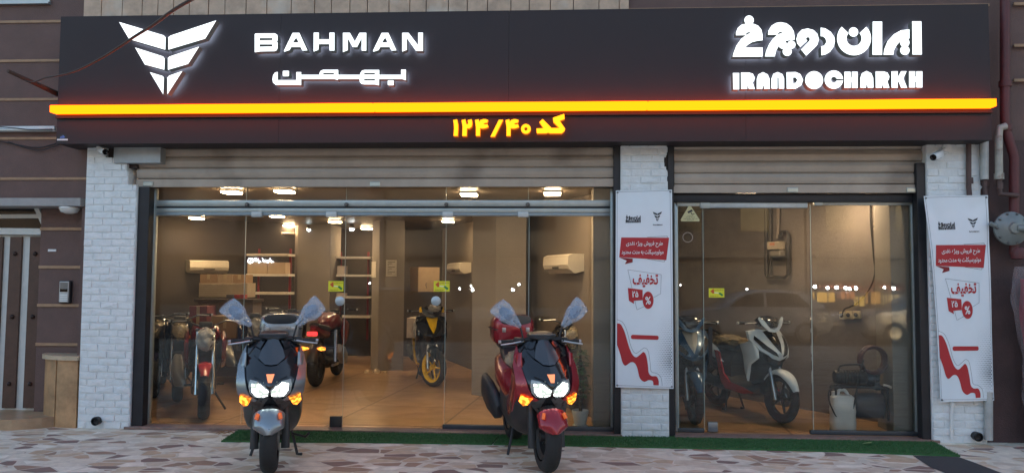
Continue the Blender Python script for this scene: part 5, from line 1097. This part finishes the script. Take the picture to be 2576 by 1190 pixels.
def maxi(label, loc, rz, body, low, boxm, fend, lid, film=False, belly=None):
    b = Bike('scooter', label, 'scooter', loc, rz, 'scooters parked in front of the shop')
    S0 = [(.40, .14), (.50, .08), (.60, -.01), (.68, -.06), (.76, -.05), (.85, .03), (.95, .13), (1.05, .24), (1.14, .34)]
    S = lambda x, z: lerp(S0, z) + 1.7 * x * x + abs(x) * .15
    b.wheel('front_wheel', .12, .29, .135, MBK, 5, tread=True)
    f_ = b.fender('front_fender', .12, .29, .035, .122, 14, 54, fend, .075, .30)
    for sx in (1, -1):
        b.tube('fork', [(sx * .122, .12, .20), (sx * .122, .15, .40), (sx * .10, .26, .72)], [.036, .034, .024], MBK)
        mb = MB(); mb.box(-.012, .012, -.012, .012, -.022, .026, Matrix.Translation((sx * .088, -.125, .50)) @ Matrix.Rotation(sx * .5, 4, 'Z') @ Matrix.Rotation(-.6, 4, 'X'), .003); b.out(mb, 'reflector', REFL, parent=f_)
    b.shell('inner_shield', [[(0, .46), (.07, .48), (.15, .56), (.24, .64), (.268, .74), (.262, .88), (.215, 1.02), (.10, 1.085), (0, 1.09)]], S, GBK, 0, .05)
    b.shell('front_cowl', [[(.218, 1.03), (.250, .96), (.272, .876), (.272, .74), (.258, .65), (.20, .606), (.115, .598), (.098, .612), (.150, .640), (.182, .70), (.205, .80), (.222, .90), (.215, .97)]], S, body, .022, .03)
    b.shell('nose_panel', [[(0, .715), (.075, .775), (.135, .80), (.165, .86), (.185, .93), (.15, .955), (.10, .915), (.05, .885), (0, .88)]], S, GBK, .02, .02)
    b.shell('windscreen', [[(0, .885), (.05, .89), (.105, .935), (.085, 1.0), (.045, 1.07), (0, 1.085)]], S, mat('screen_grey', (.05, .058, .068), .2, coat=.4, var=0), .035, .012)
    for sx in (1, -1):
        b.shell('screen_trim', [[(sx * x, z) for x, z in ((.09, .945), (.112, .935), (.155, .99), (.11, 1.06), (.055, 1.085), (.095, 1.01))]], S, GBK, .028, .02, False)
        mk = lambda P_: [[(sx * x, z) for x, z in P_]]
        h = b.shell('headlight', mk([(.002, .695), (.012, .644), (.055, .628), (.122, .632), (.158, .668), (.168, .725), (.158, .775), (.10, .765), (.045, .735)]), S, LENS, .016, .02, False)
        b.shell('bulb', mk([(.010, .686), (.018, .652), (.055, .640), (.108, .645), (.138, .685), (.144, .742), (.10, .750), (.05, .722)]), S, HEAD, .0185, .002, False, parent=h)
        ts = b.shell('turn_signal', mk([(.150, .622), (.20, .628), (.236, .652), (.242, .588), (.208, .552), (.178, .562)]), S, AMBL, .045, .035, False)
    b.shell('position_lamp', [[(-.032, .818), (.032, .818), (.014, .757), (-.014, .757)]], S, DRLM, .028, .012, False)
    b.shell('grille', [[(0, .44), (.05, .46), (.10, .53), (.125, .60), (.06, .625), (0, .63)]], S, MBK, -.005, .03)
    b.shell('chin', [[(0, .585), (.10, .575), (.135, .60), (.06, .635), (0, .64)]], S, LENSD, .012, .02)
    b.loft('lower_body', [(.20, .16, .16, .56), (.30, .225, .24, .54), (.42, .245, .27, .52), (.56, .235, .24, .46), (.75, .235, .21, .43), (1.0, .23, .19, .46), (1.25, .18, .15, .5)], low)
    for sx in (1, -1): b.side('side_fairing', [(.17, .98), (.32, .92), (.42, .70), (.66, .46), (.62, .36), (.40, .42), (.26, .62), (.13, .80)], .205, body, .05, both=sx, tilt=.03)
    b.loft('tail_panel', [(.66, .20, .12, .58), (.82, .245, .16, .62), (1.15, .245, .15, .68), (1.5, .19, .10, .76), (1.74, .09, .05, .81)], body)
    b.loft('seat', [(.70, .08, .04, .76), (.80, .15, .06, .78), (1.05, .165, .06, .79), (1.25, .16, .07, .83), (1.5, .13, .06, .87)], SEAT)
    if film: b.blob('seat_film', (0, .80, .85), .20, .28, .10, GOLDF, .25, 3)
    b.wheel('rear_wheel', 1.45, .28, .14, MBK, 5, disc=False)
    b.loft('exhaust', [(.98, .03, .06, .36, -.23), (1.05, .045, .13, .41, -.25), (1.3, .05, .15, .46, -.26), (1.58, .045, .13, .52, -.265), (1.64, .03, .07, .54, -.265)], MBK, 14)
    for sx in (1, -1): b.tube('center_stand' if sx > 0 else 'side_stand', [(sx * .12, .85, .28), (sx * .17, .80, .12), (sx * .20, .74, .012), (sx * .24, .72, .012)] if sx > 0 else [(sx * .12, .85, .28), (sx * .20, .74, .012)], .013, MBK)
    b.tube('kick_pedal', [(.16, .80, .18), (.27, .74, .16), (.30, .70, .20)], .011, MBK)
    b.tube('handlebar', [(-.34, .36, 1.055), (-.16, .31, 1.075), (0, .30, 1.075), (.16, .31, 1.075), (.34, .36, 1.055)], .013, MBK)
    for sx in (1, -1):
        b.grip(sx * .235, sx * .345, .345, 1.058, -.004)
        b.box('switch_box', (sx * .20 - .035, sx * .20 + .035, .29, .36, 1.035, 1.095), MBK, .012)
        b.tube('brake_lever', [(sx * .17, .27, 1.065), (sx * .26, .255, 1.05), (sx * .36, .285, 1.035)], [.010, .008, .007], STEEL, 8)
    b.loft('dash', [(.24, .05, .015, 1.085), (.28, .115, .028, 1.10), (.36, .12, .035, 1.11), (.42, .10, .02, 1.12)], MBK)
    b.box('dash_visor', (-.115, .115, .25, .30, 1.105, 1.125), mat('visor_grey', (.05, .055, .065), .35), .008)
    for sx in (1, -1): b.tube('brake_cable', spline([(sx * .19, .28, 1.06), (sx * .15, .20, 1.10), (sx * .07, .22, 1.09), (sx * .03, .30, 1.06)], 5), .006, RUB, 6)
    b.mirror_bag(1, (.185, .315, 1.185), (.375, .34, 1.375), .15); b.mirror_bag(-1, (-.185, .315, 1.185), (-.385, .34, 1.365), .15)
    bx = b.loft('top_box', [(1.36, .15, .10, 1.07), (1.40, .195, .145, 1.075), (1.55, .205, .155, 1.08), (1.75, .19, .14, 1.07), (1.80, .15, .10, 1.06)], boxm, 28, 4.5)
    mb = MB(); mb.rings([[Vector((x * wx, y, 1.14 + z)) for x, z in circ(0, 0, 1, 20)] for y, wx in ((1.37, 0),)]) if False else None
    mb = MB(); mb.bm.clear(); mb.rings([sup(.155, .045, 0, 1.185, y, 24, 3) for y in (1.350, 1.42)]); b.out(mb, 'lid_window', lid, parent=bx)
    mb = MB(); mb.box(-.205, .205, 1.385, 1.78, 1.085, 1.096); b.out(mb, 'seam', MBK, parent=bx)
    for sx in (1, -1): mb = MB(); mb.box(sx * .12 - .018, sx * .12 + .018, 1.345, 1.38, 1.065, 1.11, None, .004); b.out(mb, 'latch', STEEL, parent=bx)
    b.tube('rack', [(-.12, 1.38, .88), (-.12, 1.75, .93), (.12, 1.75, .93), (.12, 1.38, .88)], .014, MBK); b.box('rack_plate', (-.12, .12, 1.40, 1.74, .895, .935), MBK)
    return b
SIL = mat('silver_paint', (.25, .27, .29), .28, .7, var=.03, coat=.5); REDP = mat('red_paint', (.30, .012, .022), .25, .35, var=.03, coat=.6); DGRN = mat('dark_side', (.035, .042, .040), .35, .2)
gS = G(681, 1199, 0); gR = G(1384, 1196, 0)
def fw(g, rz, ay=-.0): return (g.x, g.y, g.z)
maxi('silver scooter with lit headlights and a silver top box before the doors', (gS.x - .02, gS.y, 0), R(17), SIL, DGRN, SIL, SIL, mat('lid_dark', (.03, .035, .04), .15, coat=.5, var=0))
maxi('red scooter with lit headlights and a red top box before the doors', (gR.x, gR.y, 0), R(15), REDP, MBK, REDP, REDP, mat('lid_dark', (0, 0, 0)), film=True)

def moto(label, loc, rz, paint, fend, film=FOIL, tail=False, head=True):
    b = Bike('motorcycle', label, 'motorcycle', loc, rz, 'motorcycles in the shop')
    b.wheel('front_wheel', .0, .30, .125, MBK, 6); b.fender('front_fender', .0, .30, .03, .078, 40, 150, fend, .03, .5)
    for sx in (1, -1):
        b.tube('fork', [(sx * .085, .0, .27), (sx * .085, .09, .52), (sx * .085, .24, .98)], [.026, .024, .020], CHR if head else MBK)
    b.tube('handlebar', [(-.37, .36, 1.07), (-.20, .28, 1.06), (-.08, .26, 1.01), (.08, .26, 1.01), (.20, .28, 1.06), (.37, .36, 1.07)], .012, MBK)
    for sx in (1, -1): b.grip(sx * .25, sx * .37, .335, 1.065); b.tube('brake_lever', [(sx * .20, .24, 1.07), (sx * .35, .24, 1.06)], .007, STEEL, 6)
    b.tube('triple_clamp', [(-.11, .23, .96), (.11, .23, .96)], .022, MBK)
    h = b.loft('headlight', [(.02, .05, .06, .86), (.04, .085, .10, .86), (.12, .09, .10, .87), (.20, .05, .06, .88)], LENSD, 20, 2.2)
    b.blob('headlight_film', (0, .09, .865), .10, .11, .13, film, .2, hash(label) % 7, parent=h)
    b.box('meter', (-.07, .07, .16, .24, .99, 1.06), MBK, .015)
    b.loft('tank', [(.28, .08, .06, .86), (.36, .15, .11, .87), (.55, .17, .13, .90), (.78, .13, .10, .86), (.86, .08, .07, .83)], paint)
    for sx in (1, -1): b.side('tank_shroud', [(.12, .84), (.40, .94), (.56, .74), (.40, .52), (.22, .62)], .175, paint, .05, both=sx)
    b.loft('seat', [(.80, .08, .04, .80), (.95, .13, .05, .80), (1.2, .12, .05, .83), (1.45, .07, .04, .88)], SEAT)
    b.loft('tail_cowl', [(.85, .09, .07, .72), (1.15, .10, .07, .76), (1.42, .07, .05, .83), (1.52, .04, .03, .86)], paint)
    b.box('engine', (-.13, .13, .38, .80, .26, .50), mat('engine_dark', (.05, .05, .052), .45, .5, var=.3), .03); b.box('cylinder', (-.09, .09, .36, .56, .48, .72), mat('engine_dark', (0, 0, 0)), .02)
    b.tube('frame', [(0, .25, .92), (0, .38, .45), (0, .55, .24), (0, .85, .28), (0, .95, .70)], .025, MBK)
    b.tube('swing_arm', [(.08, .86, .34), (.09, 1.28, .31)], .022, MBK)
    mb = MB(); mb.tube([Vector((.10 + .028 * math.cos(k * .7), 1.02 + .09 * k / 60 + .028 * math.sin(k * .7), .38 + .34 * k / 60)) for k in range(61)], .006, 6); b.out(mb, 'shock', mat('spring_steel', (.5, .42, .3), .3, .7), None)
    b.tube('exhaust_pipe', [(-.05, .36, .58), (-.10, .26, .40), (-.12, .45, .24), (-.13, .85, .25)], .022, STEEL)
    b.loft('exhaust', [(.70, .03, .03, .30, -.22), (.78, .06, .09, .36, -.28), (1.08, .07, .10, .46, -.31), (1.30, .05, .06, .55, -.31)], mat('silencer', (.30, .29, .27), .35, .5, var=.1), 14, 4)
    b.loft('radiator', [(.22, .10, .14, .66), (.30, .17, .20, .64), (.40, .17, .20, .62), (.46, .12, .14, .6)], MBK); b.loft('belly_pan', [(.24, .06, .05, .34), (.34, .13, .10, .34), (.80, .14, .09, .30), (.9, .08, .05, .30)], MBK)
    b.wheel('rear_wheel', 1.30, .30, .15, MBK, 6, disc=False); b.fender('rear_fender', 1.30, .30, .04, .065, 70, 165, MBK, .03, 1)
    tl = b.box('tail_light', (-.07, .07, 1.53, 1.58, .74 if tail else .84, .80 if tail else .88), REDL if tail else mat('tail_red', (.25, .01, .01), .2), .01)
    for sx in (1, -1): b.tube('turn_signal', [(sx * .06, 1.50, .56 if tail else .80), (sx * .13, 1.54, .56 if tail else .80), (sx * .18, 1.55, .56 if tail else .80)], [.01, .03, .026], AMBL if tail else REFL, 10); b.tube('foot_peg', [(sx * .10, .66, .30), (sx * .22, .66, .30)], .013, RUB)
    b.tube('side_stand', [(.10, .62, .24), (.24, .56, .012)], .012, MBK)
    return b
REDM = mat('moto_red', (.28, .012, .018), .25, coat=.5, var=.03); BLU = mat('moto_blue', (.03, .03, .07), .25, coat=.5, var=.03)
FZ = .03
def gz(x, y): p = G(x, y, FZ); return (p.x, p.y, FZ)
moto('black motorcycle with a red front fender standing just inside the left window', (lambda p: (p[0], p[1] + .12, p[2]))(gz(499, 1060)), R(25), mat('moto_dark_red', (.10, .006, .010), .25, coat=.5, var=.03), REDM)
moto('black motorcycle at the left edge of the window with a blue front fender', gz(386, 1000), R(24), GBK, BLU, GOLDF)
moto('black motorcycle with film on its lamp, close behind the red fendered one', gz(446, 1010), R(25), GBK, MBK, GOLDF)
moto('dark blue motorcycle half hidden behind the silver scooter', gz(640, 985), R(26), BLU, MBK)
moto('red motorcycle facing away with its tail light lit', (lambda p: (p[0] - .15, p[1] + 1.55, p[2]))(gz(795, 978)), R(183), mat('moto_deep_red', (.13, .006, .010), .3, coat=.4, var=.03), MBK, tail=True)
moto('black motorcycle wrapped in golden film behind the red scooter', (lambda p: (p[0], 1.15, p[2]))(gz(1446, 1030)), R(8), GBK, MBK, GOLDF)
moto('black motorcycle deep in the shop behind the red tail light', gz(735, 950), R(25), GBK, MBK, GOLDF)

def city(label, loc, rz, face, center, low, fend, rim, sidec, film=True, steer=0.0, core=None):
    b = Bike('scooter', label, 'scooter', loc, rz, 'scooters inside the shop'); core = core or MBK
    S0 = [(.40, .20), (.55, .13), (.66, .03), (.74, -.02), (.85, .05), (1.0, .19)]; S = lambda x, z: lerp(S0, z) + 1.6 * x * x + abs(x) * .2
    b.wheel('front_wheel', .0, .28, .09, rim, 5, steer); b.fender('front_fender', .0, .28, .03, .075, 20, 140, fend, .05, .45)
    for sx in (1, -1): b.tube('fork', [(sx * .075, .0, .26), (sx * .075, .06, .48), (sx * .05, .16, .68)], [.022, .020, .018], STEEL)
    b.shell('front_cowl', [[(0, .675), (.08, .70), (.18, .78), (.235, .89), (.215, .985), (.12, 1.01), (0, 1.0)]], S, face, .0, .05)
    b.shell('center_panel', [[(0, .76), (.05, .86), (.085, .985), (.05, .998), (0, .998)]], S, center, .012, .02)
    for sx in (1, -1): b.shell('headlight', [[(sx * x, z) for x, z in ((.03, .72), (.09, .745), (.165, .81), (.205, .90), (.185, .94), (.12, .84), (.05, .765))]], S, LENSD, .014, .02, False)
    b.shell('chin', [[(0, .60), (.09, .64), (.15, .75), (.08, .70), (0, .675)]], S, GBK, -.01, .06)
    for sx in (1, -1): b.side('leg_shield_wing', [(.14, .80), (.20, .90), (.46, .84), (.40, .72), (.365, .50), (.33, .42), (.27, .62), (.13, .70)], .185, face, .04, both=sx, tilt=.02)
    b.loft('leg_shield', [(.10, .10, .16, .70), (.18, .17, .24, .72), (.28, .19, .30, .66), (.36, .17, .26, .60)], core)
    b.loft('floorboard', [(.22, .12, .08, .36), (.34, .19, .07, .31), (.70, .19, .07, .31), (.82, .17, .12, .36)], core)
    for sx in (1, -1): b.side('lower_cover', [(.24, .30), (.44, .255), (.80, .27), (.92, .36), (.98, .56), (1.04, .72), (.93, .70), (.84, .46), (.70, .36), (.40, .33)], .165, low, .03, both=sx)
    b.loft('body_core', [(.76, .13, .20, .50), (.90, .165, .20, .56), (1.15, .16, .14, .62), (1.40, .11, .08, .74)], core)
    for sx in (1, -1): b.side('side_cover', [(.86, .58), (1.02, .74), (1.20, .82), (1.50, .90), (1.54, .86), (1.34, .72), (1.10, .62)], .14, sidec, .04, both=sx)
    b.loft('seat', [(.74, .08, .04, .75), (.86, .14, .055, .77), (1.1, .145, .055, .78), (1.4, .11, .05, .84)], SEAT)
    if film: b.blob('seat_film', (0, .98, .82), .17, .30, .07, GOLDF, .3, 5)
    b.tube('grab_rail', [(-.12, 1.30, .86), (-.11, 1.52, .92), (.11, 1.52, .92), (.12, 1.30, .86)], .014, MBK)
    b.wheel('rear_wheel', 1.27, .28, .10, rim, 5, 0, disc=False); b.loft('engine', [(.85, .09, .08, .32), (1.0, .11, .10, .32), (1.25, .08, .07, .30)], mat('engine_dark', (0, 0, 0)), 14); b.fender('rear_fender', 1.27, .28, .04, .06, 60, 165, MBK, .03, 1)
    b.loft('exhaust', [(1.0, .04, .05, .32, -.17), (1.2, .05, .07, .36, -.18), (1.48, .04, .055, .44, -.19)], MBK, 12)
    for sx in (1, -1): b.tube('center_stand', [(sx * .07, .92, .24), (sx * .13, .88, .012), (sx * .13, .94, .012)], .012, MBK)
    b.tube('handlebar', [(-.33, .30, 1.075), (-.14, .25, 1.09), (.14, .25, 1.09), (.33, .30, 1.075)], .013, MBK)
    for sx in (1, -1): b.grip(sx * .22, sx * .33, .285, 1.08); b.tube('brake_lever', [(sx * .15, .215, 1.085), (sx * .30, .22, 1.075)], .007, STEEL, 6)
    hc = b.loft('handlebar_cowl', [(.12, .05, .03, 1.06), (.16, .13, .06, 1.08), (.24, .15, .075, 1.09), (.32, .11, .05, 1.09)], GBK)
    Sh = lambda x, z: .125 + 1.5 * x * x + (z - 1.05) * .1
    b.shell('cowl_trim', [[(0, 1.015), (.05, 1.03), (.115, 1.12), (.15, 1.15), (.165, 1.13), (.13, 1.06), (.06, .99), (0, .98)]], Sh, face if center is not face else center, .012, .02, parent=hc)
    return b
WHP = mat('scooter_white', (.68, .72, .74), .22, coat=.5, var=.02); YEL = mat('scooter_yellow', (.80, .48, .01), .25, coat=.5, var=.03); SBL = mat('scooter_blue', (.05, .12, .22), .25, .3, coat=.5, var=.03); SRED = mat('scooter_red', (.42, .012, .02), .25, coat=.5, var=.03)
p = gz(1966, 1064); city('white scooter with red lower covers in the right hand window', (p[0], p[1], FZ), R(21), WHP, GBK, SRED, WHP, MBK, WHP)
p = gz(1750, 1070); city('blue scooter with a cream face at the left edge of the right hand window', (p[0], p[1] + .06, FZ), R(4), SBL, mat('scooter_cream', (.45, .42, .36), .3, coat=.4, var=0), SBL, SBL, MBK, SBL)
p = gz(1086, 975); b = city('black scooter with yellow wheels and face plate in the middle of the shop', (p[0], p[1] + .1, FZ), R(17), GBK, YEL, YEL, GBK, YEL, GBK, steer=R(30))
for sx in (1, -1): b.side('bar_cover', [(.16, 1.06), (.26, 1.05), (.30, 1.10), (.20, 1.14)], .15, YEL, .03, both=sx)
b.blob('wrapped_part', (-.17, .30, .82), .09, .10, .16, FOIL, .25, 2); b.blob('meter_film', (.03, .16, 1.12), .10, .08, .06, FOIL, .25, 4)

# ================================================================== ACROSS THE STREET (seen as reflections in the glass)
def mir(px, py, Yv): p = at(px, py, Yv); return Vector((p.x, 2 * GY - p.y, p.z))       # where the reflected thing really stands
YV = 34.0; YO = 2 * GY - YV
FARW = [mat('far_wall_%d' % i, c, .85, var=.15, vscale=.6, bump=.1) for i, c in enumerate(((.16, .14, .13), (.22, .19, .17), (.13, .12, .13), (.20, .18, .16)))]
r_ = random.Random(11); x = -46
for i in range(8):
    wd = r_.uniform(9, 14); hgt = (10.5, 13, 9.5, 14, 11.5, 12.5, 10, 13.5)[i]; t = thing('street_building', ('plain grey', 'tall tan', 'low dark', 'tallest brown', 'mid grey', 'wide dull', 'low pale', 'end')[i] + ' building across the street, reflected dimly in the glass', 'building', (x + wd / 2, YO - 4, 0), group='buildings across the street')
    mb = MB(); mb.box(x, x + wd - .15, YO - 9, YO, -.1, hgt); mb.build('walls', FARW[i % 4], t)
    for fl in range(1, int(hgt // 3.2)):
        for k in range(3):
            xa = x + 1 + k * (wd - 1) / 3; mb = MB(); mb.box(xa, xa + 1.5, YO - .02, YO + .05, fl * 3.2 + 1, fl * 3.2 + 2.5); mb.build('window', mat('far_glass', (.02, .022, .028), .15, var=0), t)
    mb = MB(); mb.box(x + .5, x + wd - .8, YO - .02, YO + .06, .1, 2.5); mb.build('shop_shutter', mat('far_shutter', (.10, .09, .085), .5), t)
    mb = MB(); mb.box(x + .2, x + wd - .4, YO, YO + .8, 2.75, 2.9); mb.build('canopy', mat('far_shutter', (0, 0, 0)), t)
    x += wd
c = mir(672, 655, YV); sg = thing('far_shop_sign', 'white lit shop sign across the street, reflected reversed in the glass', 'sign', tuple(c))
WS = emit_mat('far_sign_white', (.9, .95, 1), 16.0)
k_ = YV / 8.0 * .0042
gx, geo = 0, text_geo('افق کوروش', True, .03); a, b_ = mir(641, 648, YV - .3), mir(688, 662, YV - .3)
mb = MB(); add_text(mb, geo, lambda u, v: Vector((b_.x + (a.x - b_.x) * (1 - u) if a.x > b_.x else a.x + (b_.x - a.x) * (1 - u), a.y, b_.z + (a.z - b_.z) * v))); mb.build('lettering', WS, sg)
c2 = mir(630, 656, YV - .3); mb = MB(); mb.flat([[(c2.x + q[0], c2.z + q[1]) for q in circ(0, 0, .17)], [(c2.x + q[0], c2.z + q[1]) for q in circ(0, 0, .13)]], lambda p: Vector((p.x, c2.y, p.y))); mb.flat([[(c2.x + q[0], c2.z + q[1]) for q in circ(0, 0, .06, 14)]], lambda p: Vector((p.x, c2.y, p.y))); mb.build('emblem', WS, sg)
a, b_ = mir(600, 640, YV - .1), mir(720, 668, YV - .1); mb = MB(); mb.box(min(a.x, b_.x), max(a.x, b_.x), a.y - .12, a.y - .04, min(a.z, b_.z), max(a.z, b_.z)); mb.build('board', mat('far_sign_dark', (.02, .02, .025), .5), sg)
for i, (px, py, s) in enumerate(((1156, 726, .6), (1188, 729, 1), (1290, 729, 1), (1185, 719, .6), (1305, 716, .8), (1880, 729, .9), (2050, 721, 1), (2082, 724, 1), (2104, 723, 1.1), (2127, 724, 1), (2137, 726, 1), (2153, 725, 1.1), (2225, 723, .8), (2248, 725, 1), (1712, 717, .5), (930, 712, .5))):
    c = mir(px, py, 30); t = thing('street_lamp', 'cold white lamp across the street, reflected in the shop glass', 'lamp', (c.x, c.y, -.006), group='lamps across the street')
    mb = MB(); mb.lathe([(0, .075 * s), (.06 * s, .05 * s), (.075 * s, 0), (.06 * s, -.05 * s), (0, -.075 * s)], Matrix.Translation(c), 12); mb.build('bulb', emit_mat('far_lamp', (.9, .95, 1.0), 60), t)
    mb = MB(); mb.tube([(c.x, c.y, -.006), (c.x, c.y, c.z - .07 * s)], .025, 6); mb.build('post', BLK, t)
for i, (xa, xb, ya, yb, cl, s) in enumerate(((2045, 2100, 735, 760, (1, .55, .12), 1.3), (2104, 2150, 733, 752, (1, .35, .12), .9), (2150, 2175, 745, 770, (1, .6, .15), 1.2), (2178, 2215, 733, 764, (1, .5, .14), .8), (2222, 2262, 740, 770, (1, .7, .35), .7))):
    p, q_ = mir(xa, ya, 31), mir(xb, yb, 31); X0, X1, Z0, Z1 = min(p.x, q_.x), max(p.x, q_.x), min(p.z, q_.z), max(p.z, q_.z)
    t = thing('market_stall', ('wide amber', 'reddish', 'small golden', 'orange', 'pale')[i] + ' lit market stall across the street, reflected in the right window', 'stall', ((X0 + X1) / 2, p.y, 0), group='lit stalls across the street')
    mb = MB(); mb.box(X0, X1, p.y - .06, p.y, max(.02, Z0), Z1); mb.build('lit_back', emit_mat('stall_lit_%d' % i, cl, s), t)
    for xx in (X0, X1): mb = MB(); mb.tube([(xx, p.y + .5, -.006), (xx, p.y + .5, Z1 + .3)], .03, 6); mb.build('post', BLK, t)
    mb = MB(); mb.rings([[Vector((X0 - .1, y, z)) for y, z in ((p.y - .1, Z1 + .55), (p.y + .9, Z1 + .25), (p.y + .9, Z1 + .21), (p.y - .1, Z1 + .5))], [Vector((X1 + .1, y, z)) for y, z in ((p.y - .1, Z1 + .55), (p.y + .9, Z1 + .25), (p.y + .9, Z1 + .21), (p.y - .1, Z1 + .5))]]); mb.build('awning', mat('stall_awning', (.25, .06, .03), .8), t)
def car(label, cx, cy, paint, hatch=True):
    t = thing('parked_car', label, 'car', (cx, cy, -.14), group='cars parked at the kerb behind the camera')
    M = t.matrix_basis; B_ = lambda mb, n, m, par=None: mb.build(n, m, par or t, world=False, smooth=True, angle=R(35))
    prof = [(-2.05, .40, .62), (-2.0, .28, .78), (-1.6, .22, .90), (-.95, .2, .97), (0, .2, .98), (.9, .2, .98), (1.6, .22, .96), (1.95, .3, .85), (2.02, .42, .60)]
    mb = MB(); mb.rings([[Vector((x, yy, zz)) for yy, zz in ((-.72, z0), (-.84, z0 + .1), (-.86, (z0 + z1) / 2), (-.82, z1 - .04), (-.70, z1), (.70, z1), (.82, z1 - .04), (.86, (z0 + z1) / 2), (.84, z0 + .1), (.72, z0))] for x, z0, z1 in prof]); bd = B_(mb, 'body', paint)
    cab = [(-1.0, .95, .98), (-.45, .95, 1.34), (-.1, .95, 1.44), (.7, .95, 1.46), (1.35, .95, 1.40), (1.85, .95, 1.05)]
    mb = MB(); mb.rings([[Vector((x, yy, zz)) for yy, zz in ((-.80, z0), (-.66 - .1 * (1.46 - z1), z1 - .05), (-.52, z1), (.52, z1), (.66 + .1 * (1.46 - z1), z1 - .05), (.80, z0))] for x, z0, z1 in cab]); B_(mb, 'cabin', paint)
    for sy in (-1, 1):
        for poly in ([(-.78, .99), (-.28, 1.32), (.18, 1.38), (.18, .99)], [(.26, .99), (.26, 1.385), (1.1, 1.36), (1.45, .99)]):
            mb = MB(); f = lambda x, z: Vector((x, sy * (.812 - (z - .95) * .27), z)); mb.flat([[(x, z) for x, z in poly]], lambda p: f(p.x, p.y)); B_(mb, 'window', mat('car_glass', (.015, .017, .02), .05, var=0))
    for x in (-1.3, 1.28):
        for sy in (-1, 1):
            mb = MB(); MX = Matrix.Translation((x, sy * .78, .30)) @ Matrix.Rotation(R(90), 4, 'X'); mb.lathe([(.20, -.1), (.29, -.09), (.31, 0), (.29, .09), (.20, .1)], MX, 24); w_ = B_(mb, 'wheel', RUB)
            mb = MB(); mb.lathe([(0, -.09), (.17, -.095), (.205, -.07), (.205, .07), (.17, .095), (0, .09)], MX, 24); B_(mb, 'rim', STEEL, w_)
    for sy in (-1, 1): mb = MB(); mb.box(-2.03, -1.9, sy * .62 - .15, sy * .62 + .15, .58, .72, None, .03); B_(mb, 'headlight', LENS); mb = MB(); mb.box(1.88, 2.0, sy * .65 - .1, sy * .65 + .1, .62, .85, None, .03); B_(mb, 'tail_light', mat('tail_red', (0, 0, 0)))
    return t
CW = mat('car_white', (.62, .63, .64), .25, coat=.5, var=0)
car('white hatchback parked behind the camera, reflected in the right window', 5.6, -14.2, CW)
car('dark saloon parked behind the camera, reflected left of the silver scooter', -5.0, -14.2, mat('car_grey', (.10, .11, .12), .25, coat=.5, var=0))
car('white car parked behind the camera, furthest along the kerb', 10.6, -14.3, CW)
